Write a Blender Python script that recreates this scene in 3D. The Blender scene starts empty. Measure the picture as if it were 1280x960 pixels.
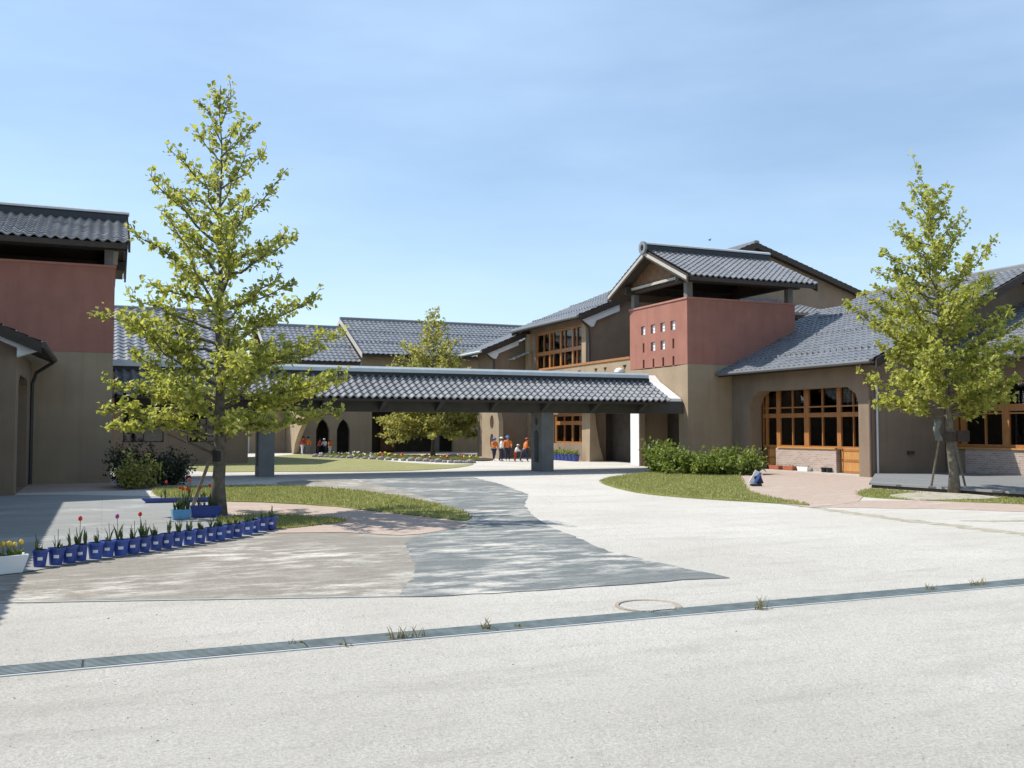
import bpy, bmesh, math, random
import numpy as np
from mathutils import Vector, Matrix
from mathutils.geometry import tessellate_polygon
C = bpy.context.scene.collection
S = bpy.context.scene
R = math.radians

# ------------------------------------------------------------------ camera, sky, sun, exposure
FPX, YAW, PIT, EYE = 1200.0, math.atan(510/1200.0), math.atan(56/1200.0), 1.6
cam_d = bpy.data.cameras.new('camera'); cam = bpy.data.objects.new('camera', cam_d); C.objects.link(cam)
cam_d.sensor_width = 36; cam_d.lens = 36*FPX/1280; cam_d.clip_start = .1; cam_d.clip_end = 3000
cam.location = (0, 0, EYE); cam.rotation_euler = (math.pi/2+PIT, 0, -YAW); S.camera = cam
fw = np.array([math.sin(YAW)*math.cos(PIT), math.cos(YAW)*math.cos(PIT), math.sin(PIT)])
rt = np.array([math.cos(YAW), -math.sin(YAW), 0]); up = np.cross(rt, fw)
SUN_TRAVEL = Vector((.64, -.46, -1.0)).normalized()
w = bpy.data.worlds.new('World'); S.world = w; w.use_nodes = True
nt = w.node_tree; nt.nodes.clear()
out = nt.nodes.new('ShaderNodeOutputWorld'); bg = nt.nodes.new('ShaderNodeBackground'); bg.inputs[1].default_value = .125
sky = nt.nodes.new('ShaderNodeTexSky'); sky.sky_type = 'NISHITA'; sky.sun_disc = False
sky.sun_elevation = math.asin(-SUN_TRAVEL.z); sky.sun_rotation = math.atan2(-SUN_TRAVEL.x, -SUN_TRAVEL.y) % (2*math.pi)
sky.altitude = 50; sky.air_density = 1.15; sky.dust_density = .3; sky.ozone_density = 3.5
tc = nt.nodes.new('ShaderNodeTexCoord'); mp = nt.nodes.new('ShaderNodeMapping'); mp.inputs['Scale'].default_value = (1.2, 1.2, 5.0)
mp.inputs['Rotation'].default_value = (R(8), R(-10), R(20))
nz = nt.nodes.new('ShaderNodeTexNoise'); nz.inputs['Scale'].default_value = 1.6; nz.inputs['Detail'].default_value = 5; nz.inputs['Roughness'].default_value = .55
cr = nt.nodes.new('ShaderNodeValToRGB'); cr.color_ramp.elements[0].position = .34; cr.color_ramp.elements[1].position = .84
cr.color_ramp.elements[0].color = (.14, .14, .14, 1); cr.color_ramp.elements[1].color = (.42, .42, .42, 1)
mx = nt.nodes.new('ShaderNodeMix'); mx.data_type = 'RGBA'; mx.inputs[7].default_value = (6.4, 8.2, 10.2, 1)
L_ = nt.links.new
L_(tc.outputs['Generated'], mp.inputs[0]); L_(mp.outputs[0], nz.inputs['Vector']); L_(nz.outputs[0], cr.inputs[0])
L_(cr.outputs[0], mx.inputs[0]); L_(sky.outputs[0], mx.inputs[6]); L_(mx.outputs[2], bg.inputs[0]); L_(bg.outputs[0], out.inputs[0])
sd = bpy.data.lights.new('sun', 'SUN'); sd.energy = 5.0; sd.angle = R(.53); sd.color = (1, .955, .88)
so = bpy.data.objects.new('sun', sd); C.objects.link(so); so.rotation_euler = SUN_TRAVEL.to_track_quat('-Z', 'Y').to_euler(); so.location = (-30, 50, 60)
S.view_settings.view_transform = 'Standard'; S.view_settings.look = 'None'; S.view_settings.gamma = 1
S.view_settings.use_curve_mapping = False; S.view_settings.exposure = .27
try:
    S.cycles.max_bounces = 8; S.cycles.transparent_max_bounces = 12
except Exception: pass

# ------------------------------------------------------------------ helpers
def gp(px, py, z=0.0):                       # point of the ground seen at a photo pixel
    d = fw+(px-640)/FPX*rt-(py-480)/FPX*up; t = (z-EYE)/d[2]
    return (float(d[0]*t), float(d[1]*t), z)
def at_y(px, py, Y):
    d = fw+(px-640)/FPX*rt-(py-480)/FPX*up; t = Y/d[1]
    return (float(d[0]*t), Y, float(EYE+d[2]*t))

ROOT = {}
def tag(o, label=None, cat=None, group=None, kind=None):
    if label: o['label'] = label
    if cat: o['category'] = cat
    if group: o['group'] = group
    if kind: o['kind'] = kind
    return o
def thing(name, loc, label, cat, group=None, rz=0):
    o = bpy.data.objects.new(name, None); C.objects.link(o); o.location = loc; o.rotation_euler = (0, 0, rz)
    o.empty_display_size = .2
    ROOT[o.name] = Vector(loc); return tag(o, label, cat, group)
def origin(p):
    if p is None: return Vector((0, 0, 0))
    while p.parent: p = p.parent
    return ROOT.get(p.name, Vector((0, 0, 0)))

class MB:
    def __init__(s): s.v = []; s.f = []; s.m = []
    def add(s, verts, faces, m=0):
        b = len(s.v); s.v += [tuple(map(float, p)) for p in verts]; s.f += [tuple(b+i for i in f) for f in faces]; s.m += [m]*len(faces); return s
    def box(s, x0, x1, y0, y1, z0, z1, m=0):
        return s.add([(x0,y0,z0),(x1,y0,z0),(x1,y1,z0),(x0,y1,z0),(x0,y0,z1),(x1,y0,z1),(x1,y1,z1),(x0,y1,z1)],
                     [(0,3,2,1),(4,5,6,7),(0,1,5,4),(1,2,6,5),(2,3,7,6),(3,0,4,7)], m)
    def bar(s, p, q, w, h, m=0, upv=(0, 0, 1)):
        p = Vector(p); q = Vector(q); d = (q-p).normalized(); u = Vector(upv)
        if abs(d.dot(u)) > .99: u = Vector((0, 1, 0))
        a = d.cross(u).normalized()*w/2; b = a.cross(d).normalized()*h/2
        vs = [e+i*a+j*b for e in (p, q) for i, j in ((-1,-1),(1,-1),(1,1),(-1,1))]
        return s.add(vs, [(0,1,2,3),(7,6,5,4),(0,4,5,1),(1,5,6,2),(2,6,7,3),(3,7,4,0)], m)
    def prism(s, axis, c0, c1, outer, holes=(), m=0):       # polygon in the plane across axis, extruded c0..c1
        loops = [list(outer)]+[list(h) for h in holes]; flat = [p for l in loops for p in l]; n = len(flat)
        tris = tessellate_polygon([[Vector((a, b, 0)) for a, b in l] for l in loops])
        def P(a, b, c): return {'x': (c, a, b), 'y': (a, c, b), 'z': (a, b, c)}[axis]
        vs = [P(a, b, c0) for a, b in flat]+[P(a, b, c1) for a, b in flat]
        fs = [tuple(t) for t in tris]+[tuple(i+n for i in reversed(t)) for t in tris]; k = 0
        for l in loops:
            for i in range(len(l)):
                j = (i+1) % len(l); fs.append((k+i, k+j, n+k+j, n+k+i))
            k += len(l)
        return s.add(vs, fs, m)
    def tube(s, pts, rad, n=8, m=0, cap=True):
        pts = [Vector(p) for p in pts]; b = len(s.v); k = len(pts)
        if not hasattr(rad, '__len__'): rad = [rad]*k
        ref = Vector((.31, .95, .05))
        for i, p in enumerate(pts):
            d = (pts[min(i+1, k-1)]-pts[max(i-1, 0)]).normalized(); r0 = ref if abs(d.dot(ref)) < .9 else Vector((1, 0, .1))
            a = d.cross(r0).normalized(); c = d.cross(a)
            for j in range(n):
                t = 2*math.pi*j/n; s.v.append(tuple(p+(a*math.cos(t)+c*math.sin(t))*rad[i]))
        for i in range(k-1):
            for j in range(n):
                s.f.append((b+i*n+j, b+i*n+(j+1) % n, b+(i+1)*n+(j+1) % n, b+(i+1)*n+j)); s.m.append(m)
        if cap:
            s.f.append(tuple(b+j for j in range(n))); s.m.append(m); s.f.append(tuple(b+(k-1)*n+j for j in reversed(range(n)))); s.m.append(m)
        return s
    def lathe(s, c, prof, n=14, m=0, sx=1, sy=1):
        b = len(s.v)
        for r_, z in prof:
            for j in range(n):
                t = 2*math.pi*j/n; s.v.append((c[0]+r_*math.cos(t)*sx, c[1]+r_*math.sin(t)*sy, c[2]+z))
        for i in range(len(prof)-1):
            for j in range(n):
                s.f.append((b+i*n+j, b+i*n+(j+1) % n, b+(i+1)*n+(j+1) % n, b+(i+1)*n+j)); s.m.append(m)
        return s
    def ball(s, c, r_, n=8, k=6, m=0, sc=(1, 1, 1)):
        prof = [(r_*math.sin(math.pi*i/k), -r_*math.cos(math.pi*i/k)*sc[2]) for i in range(k+1)]
        return s.lathe(c, prof, n, m, sc[0], sc[1])
    def build(s, name, mats, parent=None, smooth=False, fix=True, bevel=0):
        o_ = origin(parent); me = bpy.data.meshes.new(name)
        me.from_pydata([(a-o_.x, b-o_.y, c-o_.z) for a, b, c in s.v], [], s.f)
        for mt in (mats if isinstance(mats, (list, tuple)) else [mats]): me.materials.append(mt)
        me.polygons.foreach_set('material_index', s.m)
        if fix:
            bm = bmesh.new(); bm.from_mesh(me); bmesh.ops.recalc_face_normals(bm, faces=bm.faces[:]); bm.to_mesh(me); bm.free()
        me.polygons.foreach_set('use_smooth', [smooth]*len(me.polygons)); me.update()
        o = bpy.data.objects.new(name, me); C.objects.link(o)
        if parent: o.parent = parent
        if bevel:
            md = o.modifiers.new('bevel', 'BEVEL'); md.width = bevel; md.segments = 2; md.limit_method = 'ANGLE'
        return o
def copy_tree(o, parent=None):
    c = o.copy(); C.objects.link(c)
    if parent: c.parent = parent
    for ch in list(o.children): copy_tree(ch, c)
    return c

# ------------------------------------------------------------------ materials
MATS = {}
def nodes(name):
    m = bpy.data.materials.new(name); m.use_nodes = True; n = m.node_tree.nodes; n.clear()
    o = n.new('ShaderNodeOutputMaterial'); p = n.new('ShaderNodeBsdfPrincipled'); m.node_tree.links.new(p.outputs[0], o.inputs[0]); MATS[name] = m
    return m, n, m.node_tree.links.new, p, o
def N(n, t, **kw):
    x = n.new(t)
    for k, v in kw.items():
        if k in x.inputs: x.inputs[k].default_value = v
        else: setattr(x, k, v)
    return x
def mixc(n, l, fac, a, b, bt='MIX'):
    x = n.new('ShaderNodeMix'); x.data_type = 'RGBA'; x.blend_type = bt
    for s_, v in ((0, fac), (6, a), (7, b)):
        if hasattr(v, 'is_output'): l(v, x.inputs[s_])
        else: x.inputs[s_].default_value = v if s_ == 0 else (*v, 1)
    return x.outputs[2]
def ramp(n, l, src, p0, p1, c0=(0, 0, 0), c1=(1, 1, 1)):
    r_ = n.new('ShaderNodeValToRGB'); e = r_.color_ramp.elements; e[0].position = p0; e[1].position = p1; e[0].color = (*c0, 1); e[1].color = (*c1, 1)
    l(src, r_.inputs[0]); return r_.outputs[0]
def coords(n, l, scale=(1, 1, 1), rot=(0, 0, 0)):
    t = n.new('ShaderNodeTexCoord'); m = n.new('ShaderNodeMapping'); m.inputs['Scale'].default_value = scale; m.inputs['Rotation'].default_value = rot
    l(t.outputs['Object'], m.inputs[0]); return m.outputs[0]
def noise(n, l, vec, scale, detail=4, rough=.55):
    x = N(n, 'ShaderNodeTexNoise', Scale=scale, Detail=detail, Roughness=rough); l(vec, x.inputs['Vector']); return x.outputs[0]
def bump(n, l, p, h, st, dist=.02):
    b = N(n, 'ShaderNodeBump', Strength=st, Distance=dist); l(h, b.inputs['Height']); l(b.outputs[0], p.inputs['Normal'])

def plain(name, col, rough=.7, var=.12, scale=6, bst=.0, bsc=60, spec=.4, metal=0, streak=0):
    m, n, l, p, o = nodes(name); v = coords(n, l)
    a = tuple(c*(1-var) for c in col); b = tuple(min(1, c*(1+var)) for c in col)
    c = mixc(n, l, ramp(n, l, noise(n, l, v, scale), .3, .7), a, b)
    if streak:
        v2 = coords(n, l, (3, 3, .25)); c = mixc(n, l, ramp(n, l, noise(n, l, v2, 1.5, 5), .5, .8, (0, 0, 0), (streak,)*3), c, tuple(x*.55 for x in col))
    l(c, p.inputs['Base Color']); p.inputs['Roughness'].default_value = rough; p.inputs['Specular IOR Level'].default_value = spec; p.inputs['Metallic'].default_value = metal
    if bst: bump(n, l, p, noise(n, l, v, bsc, 3), bst, .01)
    return m

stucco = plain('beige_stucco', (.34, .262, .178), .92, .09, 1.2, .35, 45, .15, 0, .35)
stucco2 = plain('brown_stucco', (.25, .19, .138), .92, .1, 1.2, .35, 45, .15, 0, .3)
redwall = plain('red_stucco', (.335, .155, .118), .92, .09, 1.4, .35, 45, .15, 0, .3)
redcap = plain('red_coping', (.38, .17, .13), .7, .1, 3)
concrete = plain('concrete', (.18, .178, .168), .85, .12, 2.5, .3, 40, .2, 0, .35)
concrete_lt = plain('pale_concrete', (.44, .42, .38), .85, .08, 2.5, .2, 40, .2, 0, .2)
white = plain('white_paint', (.78, .78, .76), .55, .04, 3)
fascia = plain('grey_white_fascia', (.66, .68, .70), .5, .04, 3)
ridge_m = plain('grey_ridge_metal', (.50, .54, .55), .32, .08, 3, 0, 1, .5)
gutter_g = plain('grey_gutter', (.16, .165, .17), .4, .1, 5)
dark_band = plain('dark_ridge_course', (.03, .032, .035), .6, .2, 12)
beam_m = plain('dark_concrete', (.085, .08, .07), .85, .15, 3, .3, 40, .2)
gutter_m = plain('dark_gutter', (.05, .048, .045), .45, .1, 5)
pipe_m = plain('downpipe', (.14, .09, .07), .5, .1, 5)
timber_dk = plain('dark_timber', (.045, .033, .025), .7, .2, 8)
timber_md = plain('brown_boards', (.16, .085, .042), .7, .3, 5)
soffit = plain('soffit', (.12, .1, .085), .85, .1, 4)
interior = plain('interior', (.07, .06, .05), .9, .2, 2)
interior_lt = plain('curtain', (.62, .6, .55), .9, .06, 6)
def wood_mat(name, c0, c1):
    m, n, l, p, o = nodes(name); v = coords(n, l, (14, 14, 1.4))
    c = mixc(n, l, ramp(n, l, noise(n, l, v, 2.2, 5), .35, .68), c0, c1); l(c, p.inputs['Base Color']); p.inputs['Roughness'].default_value = .42
    bump(n, l, p, noise(n, l, v, 4, 3), .1, .01); return m
wood = wood_mat('orange_wood', (.29, .115, .032), (.42, .185, .058))
wood_lt = wood_mat('honey_wood', (.42, .20, .06), (.56, .30, .10))
stake_m = wood_mat('weathered_stake', (.12, .10, .08), (.24, .21, .17))
def tile_mat(name, col, rough):
    m, n, l, p, o = nodes(name); v = coords(n, l)
    vo = N(n, 'ShaderNodeTexVoronoi', Scale=3.4); l(v, vo.inputs['Vector'])
    bw = n.new('ShaderNodeRGBToBW'); l(vo.outputs['Color'], bw.inputs[0])
    c = mixc(n, l, bw.outputs[0], tuple(x*.86 for x in col), tuple(x*1.13 for x in col))
    c = mixc(n, l, ramp(n, l, noise(n, l, v, .7, 5), .55, .8, (0, 0, 0), (.3,)*3), c, tuple(x*1.6 for x in col))
    l(c, p.inputs['Base Color']); p.inputs['Specular IOR Level'].default_value = .6
    rr = ramp(n, l, bw.outputs[0], 0, 1, (rough-.04,)*3, (rough+.06,)*3); l(rr, p.inputs['Roughness']); return m
tile = tile_mat('glazed_grey_tile', (.19, .195, .205), .33)
tile_far = tile_mat('matt_grey_tile', (.165, .175, .19), .45)
# window glass: tinted see-through with a mirror reflection
m, n, l, p, o = nodes('window_glass'); n.remove(p)
tr = N(n, 'ShaderNodeBsdfTransparent'); tr.inputs[0].default_value = (.5, .52, .5, 1); gl = N(n, 'ShaderNodeBsdfGlossy', Roughness=.015)
fr = N(n, 'ShaderNodeFresnel', IOR=1.6); ms = n.new('ShaderNodeMixShader'); l(fr.outputs[0], ms.inputs[0]); l(tr.outputs[0], ms.inputs[1]); l(gl.outputs[0], ms.inputs[2]); l(ms.outputs[0], o.inputs[0])
glass = m
gblock = plain('glass_block', (.74, .78, .8), .15, .1, 20, .4, 30, .8)
def brick_mat(name, c1, c2, mortar, axes, bw, bh, mort=.012, off=.5, sand=None, sandp=(.5, .7), rough=.9, var=.5, sscale=.6, bst=.3, sstretch=(1, 1, 1), srot=0):
    m, n, l, p, o = nodes(name); t = n.new('ShaderNodeTexCoord'); s = n.new('ShaderNodeSeparateXYZ'); cb = n.new('ShaderNodeCombineXYZ'); l(t.outputs['Object'], s.inputs[0])
    for i, a in enumerate(axes): l(s.outputs['XYZ'.index(a)], cb.inputs[i])
    b = N(n, 'ShaderNodeTexBrick', Scale=1.0); b.offset = off; l(cb.outputs[0], b.inputs['Vector'])
    b.inputs['Color1'].default_value = (*c1, 1); b.inputs['Color2'].default_value = (*c2, 1); b.inputs['Mortar'].default_value = (*mortar, 1)
    b.inputs['Mortar Size'].default_value = mort; b.inputs['Brick Width'].default_value = bw; b.inputs['Row Height'].default_value = bh; b.inputs['Bias'].default_value = 0
    v = coords(n, l); vn = noise(n, l, v, 7, 5)
    c = mixc(n, l, var, b.outputs['Color'], mixc(n, l, ramp(n, l, vn, .35, .65), c1, c2))
    g = noise(n, l, v, 55, 3, .7); c = mixc(n, l, ramp(n, l, g, .35, .75, (.22,)*3, (0, 0, 0)), c, tuple(x*.45 for x in c1))
    if sand:
        vs = coords(n, l, sstretch, (0, 0, srot)); sn = noise(n, l, vs, sscale, 8, .72)
        f = ramp(n, l, sn, *sandp); f2 = ramp(n, l, noise(n, l, v, .45, 3, .5), .40, .60, (.12,)*3, (1, 1, 1))
        c = mixc(n, l, mixc(n, l, 1.0, f, f2, 'MULTIPLY'), c, sand)
        c = mixc(n, l, ramp(n, l, noise(n, l, v, 30, 5, .75), .45, .7, (0, 0, 0), (.4,)*3), c, tuple(x*.62 for x in c1))
    l(c, p.inputs['Base Color']); p.inputs['Roughness'].default_value = rough; p.inputs['Specular IOR Level'].default_value = .25
    bump(n, l, p, b.outputs['Fac'], -bst, .006); return m
brickw = brick_mat('brick_dado', (.36, .24, .19), (.50, .40, .33), (.5, .46, .42), 'YZX', .22, .07, .012, rough=.9, var=.15)
SANDC = (.57, .54, .48)
tanpav = brick_mat('tan_pavers', (.235, .212, .176), (.305, .278, .235), (.2, .18, .155), 'XYZ', .2, .1, .006, sand=SANDC, sandp=(.47, .60), sscale=2.3, sstretch=(.62, 1.55, 1), srot=-YAW)
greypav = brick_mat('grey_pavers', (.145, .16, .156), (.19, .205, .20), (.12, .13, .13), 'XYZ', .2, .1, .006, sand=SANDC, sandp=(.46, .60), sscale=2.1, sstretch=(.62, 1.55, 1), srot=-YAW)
pinkpav = brick_mat('pink_pavers', (.42, .32, .26), (.50, .40, .33), (.3, .24, .2), 'XYZ', .2, .1, .006, sand=SANDC, sandp=(.54, .70), sscale=1.4, sstretch=(.5, 1.6, 1), srot=-YAW)
deckm = brick_mat('terrace_boards', (.25, .255, .245), (.31, .315, .305), (.13, .135, .13), 'XYZ', 6, .3, .008, .3, sand=(.5, .5, .48), sandp=(.5, .8), var=.3)
bdeckm = brick_mat('deck_planks', (.20, .205, .205), (.27, .27, .265), (.05, .05, .05), 'YXZ', 4, .13, .012, .4, var=.2)
# pale sand ground
m, n, l, p, o = nodes('sand'); v = coords(n, l)
c = mixc(n, l, ramp(n, l, noise(n, l, v, .35, 6, .6), .32, .68), (.625, .595, .53), (.765, .735, .67))
c = mixc(n, l, ramp(n, l, noise(n, l, coords(n, l, (.5, 2.2, 1), (0, 0, -YAW)), 1.1, 5, .65), .5, .75, (0, 0, 0), (.5,)*3), c, (.40, .375, .325))
c = mixc(n, l, ramp(n, l, noise(n, l, v, 9, 4, .7), .54, .74, (0, 0, 0), (.5,)*3), c, (.40, .37, .32))
c = mixc(n, l, ramp(n, l, noise(n, l, v, 27, 6, .75), .5, .68, (0, 0, 0), (.55,)*3), c, (.36, .335, .29))
c = mixc(n, l, ramp(n, l, noise(n, l, v, 2.2, 6, .7), .58, .75, (0, 0, 0), (.45,)*3), c, (.44, .41, .355))
vo = N(n, 'ShaderNodeTexVoronoi', Scale=75.0); l(v, vo.inputs['Vector'])
c = mixc(n, l, ramp(n, l, vo.outputs['Distance'], .05, .22, (.4,)*3, (0, 0, 0)), c, (.26, .24, .2))
l(c, p.inputs['Base Color']); p.inputs['Roughness'].default_value = .95; p.inputs['Specular IOR Level'].default_value = .1
c = mixc(n, l, ramp(n, l, noise(n, l, v, 48, 6, .8), .40, .64, (.62,)*3, (0, 0, 0)), c, (.34, .315, .275))
l(c, p.inputs['Base Color'])
h1 = noise(n, l, v, 34, 8, .82); h2 = noise(n, l, v, 5, 4, .6); ad = N(n, 'ShaderNodeMath', operation='ADD'); l(h1, ad.inputs[0]); l(h2, ad.inputs[1]); bump(n, l, p, ad.outputs[0], .8, .03); sand = m
# lawns and foliage
def grass_mat(name, c0, c1, dry):
    m, n, l, p, o = nodes(name); v = coords(n, l)
    c = mixc(n, l, ramp(n, l, noise(n, l, v, 1.3, 5), .35, .65), c0, c1); c = mixc(n, l, ramp(n, l, noise(n, l, v, 14, 4, .7), .45, .75, (0, 0, 0), (.6,)*3), c, dry)
    l(c, p.inputs['Base Color']); p.inputs['Roughness'].default_value = .9; p.inputs['Specular IOR Level'].default_value = .1
    bump(n, l, p, noise(n, l, v, 40, 4, .8), .9, .04); return m
lawnm = grass_mat('lawn', (.20, .21, .06), (.28, .285, .095), (.38, .35, .17))
lawnfar = grass_mat('dry_lawn', (.27, .265, .11), (.32, .31, .14), (.37, .34, .19))
def leaf_mat(name, c0, c1, trans=.35, rough=.5):
    m, n, l, p, o = nodes(name); gi = n.new('ShaderNodeNewGeometry')
    c = mixc(n, l, gi.outputs['Random Per Island'], c0, c1)
    l(c, p.inputs['Base Color']); p.inputs['Roughness'].default_value = rough; p.inputs['Specular IOR Level'].default_value = .45
    t = n.new('ShaderNodeBsdfTranslucent'); l(mixc(n, l, .5, c, (c1[0]*1.3, c1[1]*1.35, c1[2]*.7)), t.inputs[0]); ms = N(n, 'ShaderNodeMixShader'); ms.inputs[0].default_value = trans
    l(p.outputs[0], ms.inputs[1]); l(t.outputs[0], ms.inputs[2]); l(ms.outputs[0], o.inputs[0]); return m
leaf = leaf_mat('spring_leaf', (.10, .14, .016), (.56, .55, .14), .45)
leaf_c = leaf_mat('courtyard_leaf', (.24, .26, .05), (.52, .48, .17), .5)
leaf_s = leaf_mat('shrub_leaf', (.10, .15, .025), (.27, .32, .07), .4)
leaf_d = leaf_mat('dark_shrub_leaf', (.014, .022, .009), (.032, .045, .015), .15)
leaf_y = leaf_mat('yellow_shrub_leaf', (.20, .22, .04), (.40, .38, .10), .3)
blade_m = leaf_mat('grass_blade', (.20, .22, .055), (.40, .39, .15), .25, .7)
weed_m = leaf_mat('weed', (.18, .16, .06), (.33, .27, .12), .2, .7)
tulip_leaf = leaf_mat('tulip_leaf', (.035, .06, .025), (.09, .13, .05), .2)
bark = plain('bark', (.145, .125, .098), .9, .35, 9, .6, 25, .15)
bark2 = plain('grey_bark', (.16, .14, .11), .9, .3, 12)
red_f = plain('red_petal', (.62, .03, .02), .5, .15, 9); yel_f = plain('yellow_petal', (.78, .55, .06), .5, .15, 9); pur_f = plain('purple_petal', (.38, .05, .26), .5, .15, 9); whi_f = plain('white_petal', (.8, .8, .76), .5, .05, 9)
potblue = plain('blue_plastic', (.035, .065, .27), .35, .2, 4, 0, 1, .5); potblue2 = plain('faded_blue_plastic', (.055, .10, .36), .5, .25, 9, 0, 1, .4); potlight = plain('light_blue_plastic', (.12, .33, .55), .4, .1, 5)
terracotta = plain('terracotta', (.38, .11, .06), .7, .12, 8); drysoil = plain('dry_soil', (.36, .33, .26), .95, .3, 6, .5, 30, .1)
soil = plain('soil', (.05, .035, .025), .95, .3, 30)
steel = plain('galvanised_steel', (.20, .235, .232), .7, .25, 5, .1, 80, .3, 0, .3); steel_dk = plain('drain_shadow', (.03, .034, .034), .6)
castiron = plain('manhole_iron', (.33, .28, .22), .6, .15, 20); lip_c = plain('drain_kerb', (.40, .42, .41), .8, .06, 8)
gravel_m = plain('gravel', (.26, .24, .21), .9, .3, 30)
stone = plain('edging_stone', (.27, .25, .235), .85, .2, 14, .4, 30); black = plain('black_rubber', (.02, .02, .02), .6)
skin = plain('skin', (.48, .3, .21), .6, .05, 20); hair_m = plain('black_hair', (.015, .012, .01), .45)
cl = {k: plain(k+'_cloth', v, .85, .08, 14) for k, v in dict(orange=(.72, .2, .04), red=(.55, .06, .03), white=(.78, .77, .74), navy=(.03, .035, .07), blue=(.12, .2, .5), grey=(.2, .2, .22)).items()}

# ------------------------------------------------------------------ setting: ground and paving
def smooth_loop(pts, n=6):
    o = []; k = len(pts)
    for i in range(k):
        p0, p1, p2, p3 = (np.array(pts[(i+d) % k][:2]) for d in (-1, 0, 1, 2))
        for j in range(n):
            t = j/n; o.append(tuple(.5*(2*p1+(p2-p0)*t+(2*p0-5*p1+4*p2-p3)*t*t+(3*p1-p0-3*p2+p3)*t**3)))
    return o
def ragged(q, amp, seed):
    rr = random.Random(seed); o = []
    for i in range(len(q)):
        a, b = q[i], q[(i+1) % len(q)]; L = math.hypot(b[0]-a[0], b[1]-a[1]); k = max(1, min(60, int(L/.22)))
        for j in range(k): o.append((a[0]+(b[0]-a[0])*j/k+rr.gauss(0, amp), a[1]+(b[1]-a[1])*j/k+rr.gauss(0, amp)))
    return o
def sheet(name, pts, z, mt, thick=.003, smooth=True, n=6, rag=0):
    q = [(p[0], p[1]) for p in pts]; q = smooth_loop(q, n) if smooth else q
    if rag: q = ragged(q, rag, len(name)*7+len(q))
    o = MB().prism('z', z-thick, z, q).build(name, mt); tag(o, kind='structure'); return q
g0 = MB(); g0.add([(-500,-200,0),(500,-200,0),(500,700,0),(-500,700,0)], [(0,1,2,3)]); tag(g0.build('ground', sand), kind='structure')
G = lambda *a: [gp(x, y) for x, y in a]
tan_poly = G((-260,752),(0,754),(250,751),(500,745),(514,722),(520,704),(505,688),(490,676),(560,662),(520,652),(340,652),(330,662),(30,722),(-260,760))
sheet('tan_paving', G((-420,757),(0,754),(500,746),(530,724),(540,700),(556,676),(570,660),(480,664),(340,664),(36,716),(-300,740)), .004, tanpav, smooth=False, rag=.02)
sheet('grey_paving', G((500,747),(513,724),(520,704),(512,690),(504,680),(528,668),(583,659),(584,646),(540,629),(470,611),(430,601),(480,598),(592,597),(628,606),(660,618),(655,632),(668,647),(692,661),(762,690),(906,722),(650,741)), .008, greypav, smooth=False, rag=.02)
sheet('tan_path', G((345,604),(395,600),(440,600),(492,611),(545,628),(470,620),(400,612)), .012, tanpav)
sheet('pink_paving', G((196,626),(330,629),(430,635),(560,650),(588,656),(575,660),(528,668),(500,670),(430,666),(345,667),(330,650),(268,640)), .012, pinkpav, smooth=False)
sheet('brick_forecourt', G((925,596),(965,582),(1075,588),(1100,592),(1086,614),(1072,628),(1015,635),(958,628),(934,618)), .010, pinkpav, smooth=False)
sheet('pink_path', G((1000,634),(1075,626),(1180,626),(1280,631),(1420,640),(1420,648),(1280,640),(1160,636)), .006, pinkpav, smooth=False, rag=.03)
sheet('dirt_streak', G((1018,635),(1060,639),(1110,646),(1180,654),(1240,662),(1330,671),(1330,674),(1235,665),(1170,656.5),(1100,648),(1050,640.5)), .004, drysoil, smooth=True, n=8, rag=.06)
sheet('dirt_streak', G((1200,651),(1240,650.5),(1330,649),(1330,650.5),(1250,652.5)), .004, drysoil, smooth=True, n=8, rag=.03)
sheet('terrace', G((-420,622),(80,619),(196,621),(265,628),(300,652),(342,658),(330,668),(32,716),(-420,775)), .014, deckm, smooth=False)
sheet('rear_paving', [(.5,31.5),(-8,31.5),(-8,27),(1.3,27),(1.5,31)], .005, pinkpav, smooth=False)
lawn_a = sheet('lawn_strip', G((196,612),(250,609),(340,608),(410,611),(470,617),(530,628),(578,641),(586,650),(560,650),(470,640),(380,631),(280,627),(205,623)), .03, lawnm, .03)
lawn_b = sheet('lawn_corner', G((272,650),(330,645),(400,648),(432,652),(400,657),(350,662),(300,660)), .026, lawnm, .03)
lawn_c = sheet('lawn_front', G((752,604),(762,598),(800,592),(850,588),(915,590),(926,598),(934,612),(960,622),(1012,632),(960,629),(850,622),(790,615)), .03, lawnm, .03)
lawn_d = sheet('lawn_border', G((1078,621),(1088,612),(1150,616),(1280,624),(1420,634),(1420,640),(1280,631),(1180,627)), .02, lawnm, .03)
soil_poly = sheet('tree_soil', G((1112,621),(1150,617),(1210,619),(1250,624),(1200,626),(1150,626)), .034, drysoil, .03)
lawn_e = sheet('courtyard_lawn', G((230,584),(275,574),(345,570),(378,568.5),(450,572.5),(500,578),(560,581),(592,580),(570,585),(500,589),(400,590),(330,590),(260,590)), .02, lawnfar, .03)
sheet('courtyard_path', [(1.5,33.6),(1.5,37.0),(8,37),(12,38.2),(15,41),(17.2,42.5),(22,41.9),(22,36),(20.4,33.6)], .004, sand, smooth=False)
tag(MB().box(-2, 21, 31.2, 34.9, .0, .016).build('walkway_floor', concrete_lt), kind='structure')
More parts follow.
